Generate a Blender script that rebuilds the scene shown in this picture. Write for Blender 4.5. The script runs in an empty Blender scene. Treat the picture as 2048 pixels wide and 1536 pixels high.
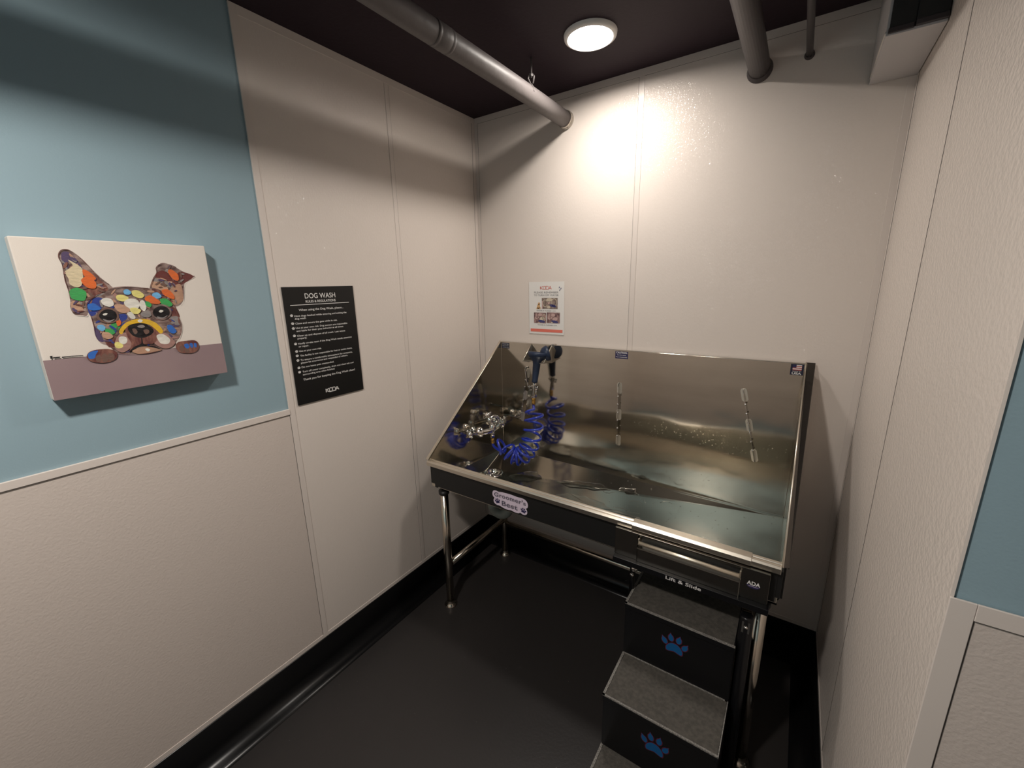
import bpy, bmesh, math, random
from mathutils import Vector, Matrix
from mathutils.geometry import tessellate_polygon
random.seed(7)
PI = math.pi
SC = bpy.context.scene
COL = SC.collection

# ------------------------------------------------------------------ camera, world, exposure
cam_d = bpy.data.cameras.new('camera')
cam = bpy.data.objects.new('camera', cam_d)
COL.objects.link(cam)
cam_d.sensor_fit = 'HORIZONTAL'
cam_d.sensor_width = 36.0
cam_d.lens = 36.0 * 834.0 / 2048.0
cam_d.clip_start = 0.02
RIGHT = Vector((0.82882527, 0.55916356, -0.01961588))
UP = Vector((-0.11579089, 0.20572134, 0.97173618))
FWD = Vector((-0.54739487, 0.80312816, -0.23525309))
cam.matrix_world = Matrix(((RIGHT.x, UP.x, -FWD.x, 1.580), (RIGHT.y, UP.y, -FWD.y, -2.0018), (RIGHT.z, UP.z, -FWD.z, 1.6779), (0, 0, 0, 1)))
SC.camera = cam
world = bpy.data.worlds.new('world')
world.use_nodes = True
world.node_tree.nodes['Background'].inputs[0].default_value = (1.0, 0.93, 0.86, 1)
world.node_tree.nodes['Background'].inputs[1].default_value = 0.02
SC.world = world
SC.view_settings.view_transform = 'Standard'
SC.view_settings.look = 'None'
SC.view_settings.gamma = 1.0
SC.view_settings.use_curve_mapping = False
SC.view_settings.exposure = 0.0
LAMP_POWER = 186.0        # emission strength of every ceiling light lens
LAMP_COL = (1.0, 0.93, 0.855)

# ------------------------------------------------------------------ dimensions of the room
W, H = 1.812, 2.549      # right wall, ceiling
YL = -1.212              # where the tall white panels start on the left wall
YR = -1.221              # outer corner of the right wall
ZT = 1.223               # top of the wainscot
ZB = 0.159               # top of the black cove base
YE, XE = -2.95, 3.6       # far ends of the room behind the camera

# ------------------------------------------------------------------ materials
MATS = {}
def nodes(m):
    return m.node_tree.nodes, m.node_tree.links
def mat(name, col, rough=0.5, metal=0.0, spec=0.5, bump=None, vary=None, aniso=0, trans=0, ior=1.45, coat=0, emit=None):
    m = bpy.data.materials.new(name); m.use_nodes = True
    N, L = nodes(m); b = N['Principled BSDF']
    b.inputs['Base Color'].default_value = (*col, 1)
    b.inputs['Roughness'].default_value = rough
    b.inputs['Metallic'].default_value = metal
    b.inputs['Specular IOR Level'].default_value = spec
    b.inputs['Anisotropic'].default_value = aniso
    b.inputs['Transmission Weight'].default_value = trans
    b.inputs['IOR'].default_value = ior
    b.inputs['Coat Weight'].default_value = coat
    if emit:
        b.inputs['Emission Color'].default_value = (*emit[0], 1)
        b.inputs['Emission Strength'].default_value = emit[1]
    tc = N.new('ShaderNodeTexCoord')
    if vary:      # (scale, amount, second colour, stretch)
        mp = N.new('ShaderNodeMapping'); L.new(tc.outputs['Object'], mp.inputs[0])
        mp.inputs['Scale'].default_value = vary[3] if len(vary) > 3 else (1, 1, 1)
        n = N.new('ShaderNodeTexNoise'); n.inputs['Scale'].default_value = vary[0]; n.inputs['Detail'].default_value = 5
        L.new(mp.outputs[0], n.inputs['Vector'])
        r = N.new('ShaderNodeMapRange'); r.inputs['From Min'].default_value = 0.35; r.inputs['From Max'].default_value = 0.65
        r.inputs['To Max'].default_value = vary[1]; L.new(n.outputs[0], r.inputs[0])
        mx = N.new('ShaderNodeMix'); mx.data_type = 'RGBA'
        mx.inputs['A'].default_value = (*col, 1); mx.inputs['B'].default_value = (*vary[2], 1)
        L.new(r.outputs[0], mx.inputs['Factor']); L.new(mx.outputs['Result'], b.inputs['Base Color'])
    if bump:      # list of (kind, scale, strength, distance, stretch)
        prev = None
        for kind, sc, st, di, stretch in bump:
            mp = N.new('ShaderNodeMapping'); L.new(tc.outputs['Object'], mp.inputs[0]); mp.inputs['Scale'].default_value = stretch
            if kind == 'noise':
                n = N.new('ShaderNodeTexNoise'); n.inputs['Detail'].default_value = 2; n.inputs['Scale'].default_value = sc; out = n.outputs[0]
            else:
                n = N.new('ShaderNodeTexVoronoi'); n.inputs['Scale'].default_value = sc; n.feature = 'SMOOTH_F1'; out = n.outputs['Distance']
            L.new(mp.outputs[0], n.inputs['Vector'])
            bp = N.new('ShaderNodeBump'); bp.inputs['Strength'].default_value = st; bp.inputs['Distance'].default_value = di
            L.new(out, bp.inputs['Height'])
            if prev: L.new(prev.outputs[0], bp.inputs['Normal'])
            prev = bp
        L.new(prev.outputs[0], b.inputs['Normal'])
    MATS[name] = m
    return m
I3 = (1, 1, 1)
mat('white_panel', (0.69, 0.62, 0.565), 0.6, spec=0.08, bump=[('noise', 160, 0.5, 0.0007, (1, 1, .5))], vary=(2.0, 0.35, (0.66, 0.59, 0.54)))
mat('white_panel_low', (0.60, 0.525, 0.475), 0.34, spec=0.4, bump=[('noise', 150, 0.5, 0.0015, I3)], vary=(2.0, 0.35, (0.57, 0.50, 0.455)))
mat('panel_trim', (0.66, 0.59, 0.54), 0.36)
mat('joint', (0.10, 0.085, 0.075), 0.6)
mat('blue_paint', (0.265, 0.37, 0.42), 0.55, spec=0.3, bump=[('noise', 220, 0.12, 0.002, I3)])
mat('ceiling_paint', (0.026, 0.016, 0.022), 0.6, spec=0.15, bump=[('noise', 60, 0.2, 0.003, I3)])
mat('pipe_paint', (0.115, 0.102, 0.10), 0.5, bump=[('noise', 35, 0.25, 0.004, I3)])
mat('dark_pipe_paint', (0.045, 0.037, 0.040), 0.40, bump=[('noise', 35, 0.2, 0.003, I3)])
mat('dark_board', (0.022, 0.022, 0.022), 0.5)
mat('white_board', (0.50, 0.485, 0.49), 0.4, bump=[('noise', 9, 0.15, 0.01, I3)])
mat('black_base', (0.006, 0.006, 0.0065), 0.30, spec=0.45)
mat('caulk', (0.62, 0.58, 0.53), 0.4)
mat('ring_white', (0.8, 0.78, 0.75), 0.4)
mat('lens', (0.9, 0.9, 0.9), 0.4, emit=(LAMP_COL, LAMP_POWER))
mat('lens_bright', (0.9, 0.9, 0.9), 0.4, emit=(LAMP_COL, LAMP_POWER * 3.05))
ST = (0.60, 0.565, 0.50)
mat('steel', ST, 0.105, 1.0, bump=[('noise', 2.2, 0.09, 0.05, (1, 1, 1.6))], vary=(3, 0.5, (0.50, 0.47, 0.415), (1, 1, 6)))
mat('steel_floor', ST, 0.16, 1.0, bump=[('noise', 4, 0.06, 0.03, I3)], vary=(5, 0.5, (0.50, 0.48, 0.43)))
mat('steel_satin', (0.60, 0.56, 0.50), 0.32, 1.0, vary=(3, 0.5, (0.48, 0.44, 0.39)))
mat('housing_steel_reflected_dark', (0.20, 0.185, 0.165), 0.25, 1.0)  # steel darkened: reflection of the black floor put into the base colour
mat('flange_steel_reflected_dark', (0.13, 0.12, 0.11), 0.25, 1.0)  # right flange: reflection of the dark room painted in as a near-black steel
mat('handle_steel_highlight', (0.88, 0.80, 0.66), 0.42, 1.0)  # grip bar: lamp highlight along its length put into a paler colour
mat('pad_steel', (0.72, 0.68, 0.60), 0.42, 1.0)
mat('steel_tube', (0.60, 0.54, 0.46), 0.18, 1.0)
mat('steel_bright', (0.78, 0.72, 0.62), 0.28, 1.0)
mat('chrome', (0.72, 0.70, 0.67), 0.09, 1.0)
mat('brass', (0.72, 0.43, 0.12), 0.24, 1.0)
mat('black_metal', (0.010, 0.010, 0.010), 0.42)
mat('black_satin', (0.004, 0.004, 0.005), 0.30)
mat('grip_mat', (0.060, 0.054, 0.047), 0.75, bump=[('noise', 500, 0.8, 0.003, I3)], vary=(90, 0.7, (0.105, 0.095, 0.08)))
mat('grip_edge', (0.34, 0.32, 0.29), 0.5, bump=[('noise', 420, 1.0, 0.004, I3)], vary=(260, 0.9, (0.10, 0.095, 0.09)))
mat('hose_blue', (0.004, 0.022, 0.30), 0.10, spec=0.7, coat=0.6)
mat('sprayer_navy', (0.010, 0.020, 0.048), 0.42)
mat('pvc', (0.30, 0.33, 0.30), 0.35)
mat('sign_black', (0.006, 0.006, 0.006), 0.35)
mat('ink_white', (0.72, 0.70, 0.68), 0.5)
mat('paper', (0.74, 0.72, 0.69), 0.6)
mat('ink_grey', (0.16, 0.15, 0.16), 0.6)
mat('ink_red', (0.60, 0.10, 0.07), 0.6)
mat('ink_salmon', (0.72, 0.17, 0.12), 0.6)
mat('photo_brown', (0.10, 0.065, 0.055), 0.5, vary=(60, 1, (0.32, 0.25, 0.21)))
mat('photo_plum', (0.10, 0.05, 0.055), 0.5, vary=(60, 1, (0.38, 0.24, 0.22)))
mat('photo_pink', (0.50, 0.34, 0.31), 0.5)
mat('photo_cream', (0.55, 0.47, 0.36), 0.5)
mat('photo_violet', (0.05, 0.05, 0.16), 0.5)
mat('golden', (0.60, 0.36, 0.17), 0.5)
mat('paw_blue', (0.004, 0.085, 0.24), 0.45)
mat('paw_red', (0.10, 0.01, 0.03), 0.5)
mat('navy', (0.022, 0.018, 0.075), 0.4)
mat('lilac', (0.68, 0.58, 0.68), 0.4)
mat('sticker_black', (0.012, 0.014, 0.035), 0.4)
mat('flag_red', (0.45, 0.10, 0.09), 0.4)
mat('water', (0.98, 1.0, 1.0), 0.02, trans=1.0, ior=1.33)
mat('canvas_white', (0.66, 0.60, 0.54), 0.6, bump=[('noise', 600, 0.2, 0.001, I3)])
def pebble(m, scale, dist, weight, rough):      # glossy embossed skin of the plastic panels, over a nearly smooth base
    N, L = nodes(m); b = N['Principled BSDF']; tc = N.new('ShaderNodeTexCoord')
    n = N.new('ShaderNodeTexNoise'); n.inputs['Scale'].default_value = scale; n.inputs['Detail'].default_value = 1.5
    bp = N.new('ShaderNodeBump'); bp.inputs['Strength'].default_value = 1.0; bp.inputs['Distance'].default_value = dist
    L.new(tc.outputs['Object'], n.inputs['Vector']); L.new(n.outputs[0], bp.inputs['Height']); L.new(bp.outputs[0], b.inputs['Coat Normal'])
    b.inputs['Coat Weight'].default_value = weight; b.inputs['Coat Roughness'].default_value = rough; b.inputs['Coat IOR'].default_value = 1.45
pebble(MATS['white_panel'], 100, 0.0042, 0.5, 0.06)
pebble(MATS['white_panel_low'], 110, 0.0015, 0.3, 0.2)
# floor: black epoxy with light specks
f = mat('floor_black', (0.022, 0.0195, 0.019), 0.40, spec=0.5, bump=[('noise', 90, 0.10, 0.003, I3)])
N, L = nodes(f); b = N['Principled BSDF']
tc = N.new('ShaderNodeTexCoord'); v = N.new('ShaderNodeTexVoronoi'); v.inputs['Scale'].default_value = 22
L.new(tc.outputs['Object'], v.inputs['Vector'])
lt = N.new('ShaderNodeMath'); lt.operation = 'LESS_THAN'; lt.inputs[1].default_value = 0.028; L.new(v.outputs['Distance'], lt.inputs[0])
mx = N.new('ShaderNodeMix'); mx.data_type = 'RGBA'; mx.inputs['A'].default_value = (0.022, 0.0195, 0.019, 1); mx.inputs['B'].default_value = (0.12, 0.11, 0.10, 1)
L.new(lt.outputs[0], mx.inputs['Factor']); L.new(mx.outputs['Result'], b.inputs['Base Color'])

# ------------------------------------------------------------------ mesh builder
class MB:
    def __init__(s): s.v = []; s.f = []; s.m = []; s.sm = []
    def add(s, vs, fs, mi=0, smooth=False):
        o = len(s.v); s.v += [tuple(p) for p in vs]
        s.f += [[i + o for i in q] for q in fs]; s.m += [mi] * len(fs); s.sm += [smooth] * len(fs)
        return s
    def box(s, a, b, mi=0):
        (x0, y0, z0), (x1, y1, z1) = a, b
        x0, x1 = min(x0, x1), max(x0, x1); y0, y1 = min(y0, y1), max(y0, y1); z0, z1 = min(z0, z1), max(z0, z1)
        return s.add([(x0, y0, z0), (x1, y0, z0), (x1, y1, z0), (x0, y1, z0), (x0, y0, z1), (x1, y0, z1), (x1, y1, z1), (x0, y1, z1)],
                     [(0, 3, 2, 1), (4, 5, 6, 7), (0, 1, 5, 4), (1, 2, 6, 5), (2, 3, 7, 6), (3, 0, 4, 7)], mi)
    def prism(s, pts, d, mi=0, smooth=False):      # pts: 3D polygon, d: extrusion vector
        n = len(pts); d = Vector(d); A = [Vector(p) for p in pts]; B = [p + d for p in A]
        tris = tessellate_polygon([A])
        nrm = Vector((0, 0, 0))
        for i in range(n): nrm += A[i].cross(A[(i + 1) % n])
        flip = nrm.dot(d) > 0
        fs = []
        def orient(t, want):
            a, b_, c = (A[i] for i in t)
            return t if (b_ - a).cross(c - a).dot(want) > 0 else (t[0], t[2], t[1])
        for t in tris:
            t = tuple(t); fs.append(orient(t, -d)); u = orient(t, d); fs.append(tuple(i + n for i in u))
        for i in range(n):
            j = (i + 1) % n
            fs.append((i, j, j + n, i + n) if flip else (j, i, i + n, j + n))
        k = len(fs) - n
        o = len(s.f)
        s.add(A + B, fs, mi)
        if smooth:
            for q in range(o + k, o + k + n): s.sm[q] = True
        return s
    def sweep(s, path, r, n=12, mi=0, closed=False, cap=True):
        P = [Vector(p) for p in path]; m = len(P)
        rr = r if isinstance(r, (list, tuple)) else [r] * m
        T = []
        for i in range(m):
            a = P[(i - 1) % m] if (closed or i > 0) else P[i]; b_ = P[(i + 1) % m] if (closed or i < m - 1) else P[i]
            T.append((b_ - a).normalized())
        ref = Vector((0, 0, 1)) if abs(T[0].z) < 0.9 else Vector((1, 0, 0))
        u = (ref - T[0] * ref.dot(T[0])).normalized(); vs = []
        for i in range(m):
            u = (u - T[i] * u.dot(T[i])).normalized(); w = T[i].cross(u)
            for k in range(n):
                a = 2 * PI * k / n; vs.append(P[i] + (u * math.cos(a) + w * math.sin(a)) * rr[i])
        fs = []
        for i in range(m if closed else m - 1):
            for k in range(n):
                a = i * n + k; b_ = i * n + (k + 1) % n; c = ((i + 1) % m) * n + (k + 1) % n; d = ((i + 1) % m) * n + k
                fs.append((a, b_, c, d))
        s.add(vs, fs, mi, True)
        if cap and not closed:
            o = len(s.v) - len(vs)
            s.f += [[o + k for k in reversed(range(n))], [o + (m - 1) * n + k for k in range(n)]]; s.m += [mi, mi]; s.sm += [False, False]
        return s
    def lathe(s, prof, o=(0, 0, 0), axis=(0, 0, 1), n=32, mi=0, smooth=True):   # prof: (radius, height)
        ax = Vector(axis).normalized(); ref = Vector((1, 0, 0)) if abs(ax.x) < 0.9 else Vector((0, 1, 0))
        u = (ref - ax * ref.dot(ax)).normalized(); w = ax.cross(u); O_ = Vector(o); vs = []; fs = []
        for r, h in prof:
            for k in range(n):
                a = 2 * PI * k / n; vs.append(O_ + ax * h + (u * math.cos(a) + w * math.sin(a)) * max(r, 1e-5))
        for i in range(len(prof) - 1):
            for k in range(n):
                fs.append((i * n + k, i * n + (k + 1) % n, (i + 1) * n + (k + 1) % n, (i + 1) * n + k))
        return s.add(vs, fs, mi, smooth)
    def build(s, name, mats, parent=None, bevel=0, label=None, **props):
        me = bpy.data.meshes.new(name); me.from_pydata(s.v, [], s.f)
        mats = mats if isinstance(mats, (list, tuple)) else [mats]
        for m in mats: me.materials.append(MATS[m])
        me.polygons.foreach_set('material_index', s.m); me.polygons.foreach_set('use_smooth', s.sm)
        me.update()
        o = bpy.data.objects.new(name, me); COL.objects.link(o)
        if parent:
            o.parent = parent; org = WORLD[parent.name]
        else:                                   # origin at the middle of the underside
            xs, ys, zs = zip(*s.v)
            org = Vector(((min(xs) + max(xs)) / 2, (min(ys) + max(ys)) / 2, min(zs))); o.location = org
        me.transform(Matrix.Translation(-org)); WORLD[o.name] = org
        if bevel:
            bv = o.modifiers.new('bevel', 'BEVEL'); bv.width = bevel; bv.segments = 2; bv.limit_method = 'ANGLE'; bv.angle_limit = 0.6
            bv.harden_normals = True
        if label: o['label'] = label
        for k, x in props.items(): o[k] = x
        return o
WORLD = {}
def thing(name, loc, label, cat, group=None):
    o = bpy.data.objects.new(name, None); COL.objects.link(o); o.location = loc; o.empty_display_size = 0.05
    WORLD[o.name] = Vector(loc)
    o['label'] = label; o['category'] = cat
    if group: o['group'] = group
    return o
def tag(o, label, cat, group=None):
    o['label'] = label; o['category'] = cat
    if group: o['group'] = group
    return o
def catmull(P, per=8, closed=False):
    P = [Vector(p) for p in P]; n = len(P); out = []
    rng = range(n) if closed else range(n - 1)
    for i in rng:
        p0 = P[(i - 1) % n] if (closed or i > 0) else P[0] * 2 - P[1]
        p1 = P[i]; p2 = P[(i + 1) % n]
        p3 = P[(i + 2) % n] if (closed or i < n - 2) else P[-1] * 2 - P[-2]
        for k in range(per):
            t = k / per
            out.append(0.5 * ((2 * p1) + (p2 - p0) * t + (2 * p0 - 5 * p1 + 4 * p2 - p3) * t * t + (3 * p1 - p0 - 3 * p2 + p3) * t ** 3))
    if not closed: out.append(P[-1])
    return out
def ellipse(cx, cy, rx, ry, rot=0, n=20):
    c, s_ = math.cos(rot), math.sin(rot)
    return [(cx + rx * math.cos(a) * c - ry * math.sin(a) * s_, cy + rx * math.cos(a) * s_ + ry * math.sin(a) * c) for a in (2 * PI * k / n for k in range(n))]
class Plane:      # a flat surface things are printed on: origin, u (right), v (up), outward normal
    def __init__(s, o, u, v): s.o = Vector(o); s.u = Vector(u).normalized(); s.v = Vector(v).normalized(); s.n = s.u.cross(s.v)
    def p(s, a, b, h=0): return s.o + s.u * a + s.v * b + s.n * h
    def poly(s, mb, pts, h, t=0.0001, mi=0): mb.prism([s.p(a, b, h) for a, b in pts], s.n * t, mi)
    def rect(s, mb, a0, b0, a1, b1, h, t=0.0001, mi=0): s.poly(mb, [(a0, b0), (a1, b0), (a1, b1), (a0, b1)], h, t, mi)
def text(mb, pl, txt, a, b, width=None, height=0.01, h=0.0002, t=0.0001, mi=0, fat=0.0, shear=0, align='LEFT', wfit=True, space=1.0, xf=None):
    """lettering as flat mesh on plane pl, baseline at (a, b); returns the bounds"""
    cu = bpy.data.curves.new('lettering', 'FONT'); cu.body = txt; cu.size = 1; cu.offset = fat; cu.shear = shear; cu.space_character = space
    cu.resolution_u = 4; cu.fill_mode = 'FRONT'
    ob = bpy.data.objects.new('lettering', cu); COL.objects.link(ob)
    dg = bpy.context.evaluated_depsgraph_get(); dg.update()
    me = bpy.data.meshes.new_from_object(ob.evaluated_get(dg))
    xs = [v.co.x for v in me.vertices]; ys = [v.co.y for v in me.vertices]
    x0, x1 = min(xs), max(xs)
    cap = 0.70
    sy = height / cap; sx = (width / (x1 - x0)) if width else sy
    if align == 'CENTER': a = a - (x1 - x0) * sx / 2
    vs = []
    for v in me.vertices:
        p = (a + (v.co.x - x0) * sx, b + v.co.y * sy)
        if xf: p = xf(*p)
        vs.append(pl.p(p[0], p[1], h))
    fs = []
    for q in me.polygons:
        t3 = list(q.vertices)
        A, B, C_ = vs[t3[0]], vs[t3[1]], vs[t3[2]]
        if (B - A).cross(C_ - A).dot(pl.n) < 0: t3.reverse()
        fs.append(t3)
    mb.add(vs, fs, mi)
    bpy.data.objects.remove(ob); bpy.data.curves.remove(cu); bpy.data.meshes.remove(me)
    return (a, a + (x1 - x0) * sx)
def paw(mb, pl, a, b, s, h=0.0002, t=0.0001, mi=0, g=0.0, claws=True, tilt=0):
    c_, s_ = math.cos(tilt), math.sin(tilt)
    def T(P): return [(a + s * (x * c_ - y * s_), b + s * (x * s_ + y * c_)) for x, y in P]
    pad = catmull([(x, y, 0) for x, y in [(-.27 - g, -.12), (-.20 - g, .02), (-.08, .11 + g), (.08, .11 + g), (.20 + g, .02), (.27 + g, -.12), (.24 + g, -.24 - g), (.10, -.22 - g), (0, -.19 - g), (-.10, -.22 - g), (-.24 - g, -.24 - g)]], 4, True)
    pl.poly(mb, T([(p.x, p.y) for p in pad]), h, t, mi)
    for x, y, r in ((-.33, .10, .5), (-.13, .30, .15), (.13, .30, -.15), (.33, .10, -.5)):
        E = []
        for k in range(16):
            q = 2 * PI * k / 16; ex = (.085 + g) * math.cos(q); ey = (.125 + g) * math.sin(q)
            if claws and k == 4: ey += .07
            E.append((x + ex * math.cos(r) - ey * math.sin(r), y + ex * math.sin(r) + ey * math.cos(r)))
        pl.poly(mb, T(E), h, t, mi)

# ------------------------------------------------------------------ the room
ST_ = {'kind': 'structure'}
T = 0.004
MB().box((-0.1, YE, -0.1), (XE, 0.1, 0)).build('floor', 'floor_black', **ST_)
MB().box((-0.1, YE, H), (XE, 0.1, H + 0.1)).build('ceiling', 'ceiling_paint', **ST_)
wl = MB().box((-0.12, YE, 0), (-T, 0.004, H)).build('wall_left', 'blue_paint', **ST_)
m = MB(); m.box((-T, YL, ZB), (0, -0.600, H)); m.box((-T, -0.600, ZB), (0, 0, H)); m.build('tall_panel', 'white_panel', wl)
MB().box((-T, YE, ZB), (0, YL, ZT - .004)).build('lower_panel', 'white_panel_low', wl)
m = MB()
t = 0.0018
def strip_l(y0, y1, z0, z1): m.box((0, y0, z0), (t, y1, z1))
strip_l(YL, YL + .022, ZB, H)                 # edge and joint strips
strip_l(-.612, -.590, ZB + .02, H - .028)
strip_l(-.024, 0, ZB, H); strip_l(YL + .022, -.024, H - .028, H); strip_l(YL + .022, -.024, ZB, ZB + .018)
strip_l(YE, YL, ZB, ZB + .018)
m.build('joint_strip', 'panel_trim', wl, bevel=.0006)
m = MB(); m.box((0, YL - .0015, ZB + .018), (.0006, YL, ZT - .02)); m.box((0, -.590, ZB + .018), (.0006, -.5885, H - .028)); m.box((0, -.6135, ZB + .018), (.0006, -.612, ZB + .9))
m.box((0, YE, ZT - .0235), (.0006, YL, ZT - .022)); m.box((0, -.0255, ZB + .018), (.0006, -.024, H - .028))
m.build('joint_line', 'joint', wl)
m = MB(); m.box((-T, YE, ZT - .022), (.0045, YL + .001, ZT)); m.build('trim_1', 'panel_trim', bevel=.001, **ST_)

wb = MB().box((-.12, T, 0), (XE, .12, H)).build('wall_back', 'blue_paint', **ST_)
m = MB(); m.box((0, 0, ZB), (.905, T, H)); m.box((.905, 0, ZB), (W, T, H)); m.build('tall_panel', 'white_panel', wb)
m = MB()
def strip_b(x0, x1, z0, z1): m.box((x0, -t, z0), (x1, 0, z1))
strip_b(t, .022, ZB, H); strip_b(W - .022, W - t, ZB, H); strip_b(.022, W - .022, H - .028, H); strip_b(.022, W - .022, ZB, ZB + .018); strip_b(.906, .930, ZB + .018, H - .028)
m.build('joint_strip', 'panel_trim', wb, bevel=.0006)
m = MB(); m.box((.9046, -.0005, ZB + .018), (.906, 0, H - .028)); m.box((.022, -.0005, ZB + .018), (.0232, 0, H - .028)); m.box((.022, -.0005, H - .0292), (W - .022, 0, H - .028)); m.build('joint_line', 'joint', wb)

wr = MB().box((W + T, YR + T, 0), (XE, T - .001, H)).build('wall_right', 'blue_paint', **ST_)
m = MB(); m.box((W, YR, ZB), (W + T, -.600, H)); m.box((W, -.600, ZB), (W + T, 0, H)); m.build('tall_panel', 'white_panel', wr)
m = MB()
def strip_r(y0, y1, z0, z1): m.box((W - t, y0, z0), (W, y1, z1))
strip_r(-.022, 0, ZB, H); strip_r(YR + .001, -.022, ZB, ZB + .018); strip_r(YR, -.022, H - .028, H)
m.build('joint_strip', 'panel_trim', wr, bevel=.0006)
m = MB(); m.box((W - .0008, -.592, ZB + .018), (W, -.5903, H - .028)); m.box((W - .0008, -.0235, ZB), (W, -.022, H)); m.build('joint_line', 'joint', wr)
# the face that turns away to the right: blue above, wainscot below
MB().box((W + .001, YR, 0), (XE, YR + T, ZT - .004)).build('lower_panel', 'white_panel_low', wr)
m = MB(); m.box((W - .0005, YR - .0035, 0), (W + .028, YR, ZT)); m.box((W + .028, YR - .0035, ZT - .028), (XE, YR, ZT)); m.build('trim_2', 'panel_trim', bevel=.0012, **ST_)
m = MB(); m.box((W + .028, YR - .0012, ZT - .0295), (XE, YR, ZT - .028)); m.box((W + .028, YR - .0012, .1), (W + .0295, YR, ZT - .028)); m.build('joint_line', 'joint', wr)
# the room behind the camera
wf = MB().box((-.12, YE - .1, 0), (XE + .1, YE, H)).build('wall_front', 'blue_paint', **ST_)
MB().box((0, YE, ZB), (XE, YE + T, ZT)).build('lower_panel', 'white_panel_low', wf)
we = MB().box((XE, YE, 0), (XE + .1, YR + T, H)).build('wall_far_right', 'blue_paint', **ST_)
MB().box((XE - T, YE, ZB), (XE, YR, ZT)).build('lower_panel', 'white_panel_low', we)

# coved rubber base: profile pushed along each wall
def cove(n_=10, r=.045):
    P = [(0, ZB), (.003, ZB), (.006, ZB - .004), (.006, r + .006)]
    for k in range(1, n_ + 1):
        a = PI / 2 * k / n_
        P.append((.006 + r * (1 - math.cos(a)), r + .004 - r * math.sin(a)))
    P += [(.075, .0015), (.075, 0), (0, 0)]
    return P
m = MB(); m.prism([(x, YE, z) for x, z in cove()], (0, -YE, 0)); m.sm = [len(q) == 4 for q in m.f]; m.build('baseboard_left', 'black_base', **ST_)
m = MB(); m.prism([(0.006, -x, z) for x, z in cove()], (W - .012, 0, 0)); m.sm = [len(q) == 4 for q in m.f]; m.build('baseboard_back', 'black_base', **ST_)
m = MB(); m.prism([(W - x, YR, z) for x, z in cove()], (0, -YR, 0)); m.sm = [len(q) == 4 for q in m.f]; m.build('baseboard_right', 'black_base', **ST_)

# ------------------------------------------------------------------ ceiling: lights, pipes, boxed duct
def light(x, y, label, lens='lens'):
    e = thing('ceiling_light', (x, y, H), label, 'ceiling light', 'round ceiling lights')
    MB().lathe([(.081, 0), (.080, -.014), (.084, -.016), (.094, -.010), (.096, 0)], (x, y, H), n=48).build('trim_ring', 'ring_white', e)
    MB().lathe([(.0805, -.002), (.06, -.004), (.03, -.005), (0, -.005)], (x, y, H), n=48).build('lens', lens, e)
    return e
light(.841, -.368, 'round flush ceiling light glowing above the dog wash tub')
light(.87, -2.24, 'round flush ceiling light behind the viewer, near the painted dog canvas', 'lens_bright')

p1 = thing('ceiling_pipe', (.56, 0, 2.427), 'thick grey painted pipe under the ceiling running into the back wall, lit along its side', 'pipe')
m = MB(); m.sweep([(.56 + .002 * math.sin(k * .9), -.02 - k * .2, 2.427) for k in range(21)], .035, 28); m.build('pipe', 'pipe_paint', p1)
m = MB(); m.lathe([(.035, 0), (.0362, .002), (.0360, .010), (.0352, .013), (.0364, .016), (.0360, .036), (.0366, .042), (.0360, .060), (.0353, .063), (.0366, .066), (.0361, .073), (.035, .076)], (.56, -.90, 2.427), (0, 1, 0), 28)
m.build('coupling', 'pipe_paint', p1)
m = MB(); m.lathe([(.036, 0), (.0385, .004), (.039, .011), (.0365, .013), (.0395, .017), (.040, .024)], (.56, -.026, 2.427), (0, 1, 0), 28)
for k in range(9):
    a = k * .7; m.sweep([(.56 + .0385 * math.cos(a + j * .12), -.004 - .012 * (j % 2), 2.427 + .0385 * math.sin(a + j * .12)) for j in range(4)], .0018, 6)
m.build('sealant', 'steel_satin', p1, label='shiny crumpled sealant where the pipe enters the wall')
hg = thing('pipe_hanger', (.585, -.36, 2.46), 'thin threaded rod with clip hanging from the ceiling onto the thick pipe', 'pipe hanger')
m = MB(); m.sweep([(.585, -.36, H), (.585, -.36, 2.478)], .0035, 8); m.build('rod', 'pipe_paint', hg)
m = MB(); m.sweep([(.56 + .0365 * math.cos(a), -.36, 2.427 + .0375 * math.sin(a)) for a in [PI * k / 12 for k in range(13)]], .003, 6)
m.sweep([(.585, -.36, 2.495), (.593, -.352, 2.485), (.590, -.356, 2.458)], .0035, 6); m.sweep([(.578, -.36, 2.492), (.574, -.368, 2.475), (.580, -.36, 2.460)], .0035, 6)
m.lathe([(.0075, 0), (.0075, .008)], (.585, -.36, 2.482), n=6, smooth=False); m.build('clip', 'pipe_paint', hg)

p2 = thing('ceiling_pipe', (1.36, 0, 2.429), 'thick dark painted pipe entering the back wall right of the ceiling light', 'pipe')
m = MB(); m.sweep([(1.36, -.02, 2.429), (1.36, -4.2, 2.429)], .035, 28); m.build('pipe', 'dark_pipe_paint', p2)
m = MB(); m.lathe([(.036, 0), (.041, .014), (.043, .022)], (1.36, -.024, 2.429), (0, 1, 0), 28); m.build('wall_collar', 'dark_pipe_paint', p2)
p3 = thing('ceiling_pipe', (1.511, 0, 2.437), 'thin dark conduit entering the back wall between thick pipe and boxed duct', 'pipe')
m = MB(); m.sweep([(1.511, -.008, 2.437), (1.517, -4.2, 2.437)], .0105, 16); m.build('pipe', 'dark_pipe_paint', p3)
m = MB(); m.lathe([(.0115, 0), (.015, .006), (.016, .0115)], (1.511, -.012, 2.437), (0, 1, 0), 20); m.build('wall_collar', 'dark_pipe_paint', p3)

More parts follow.
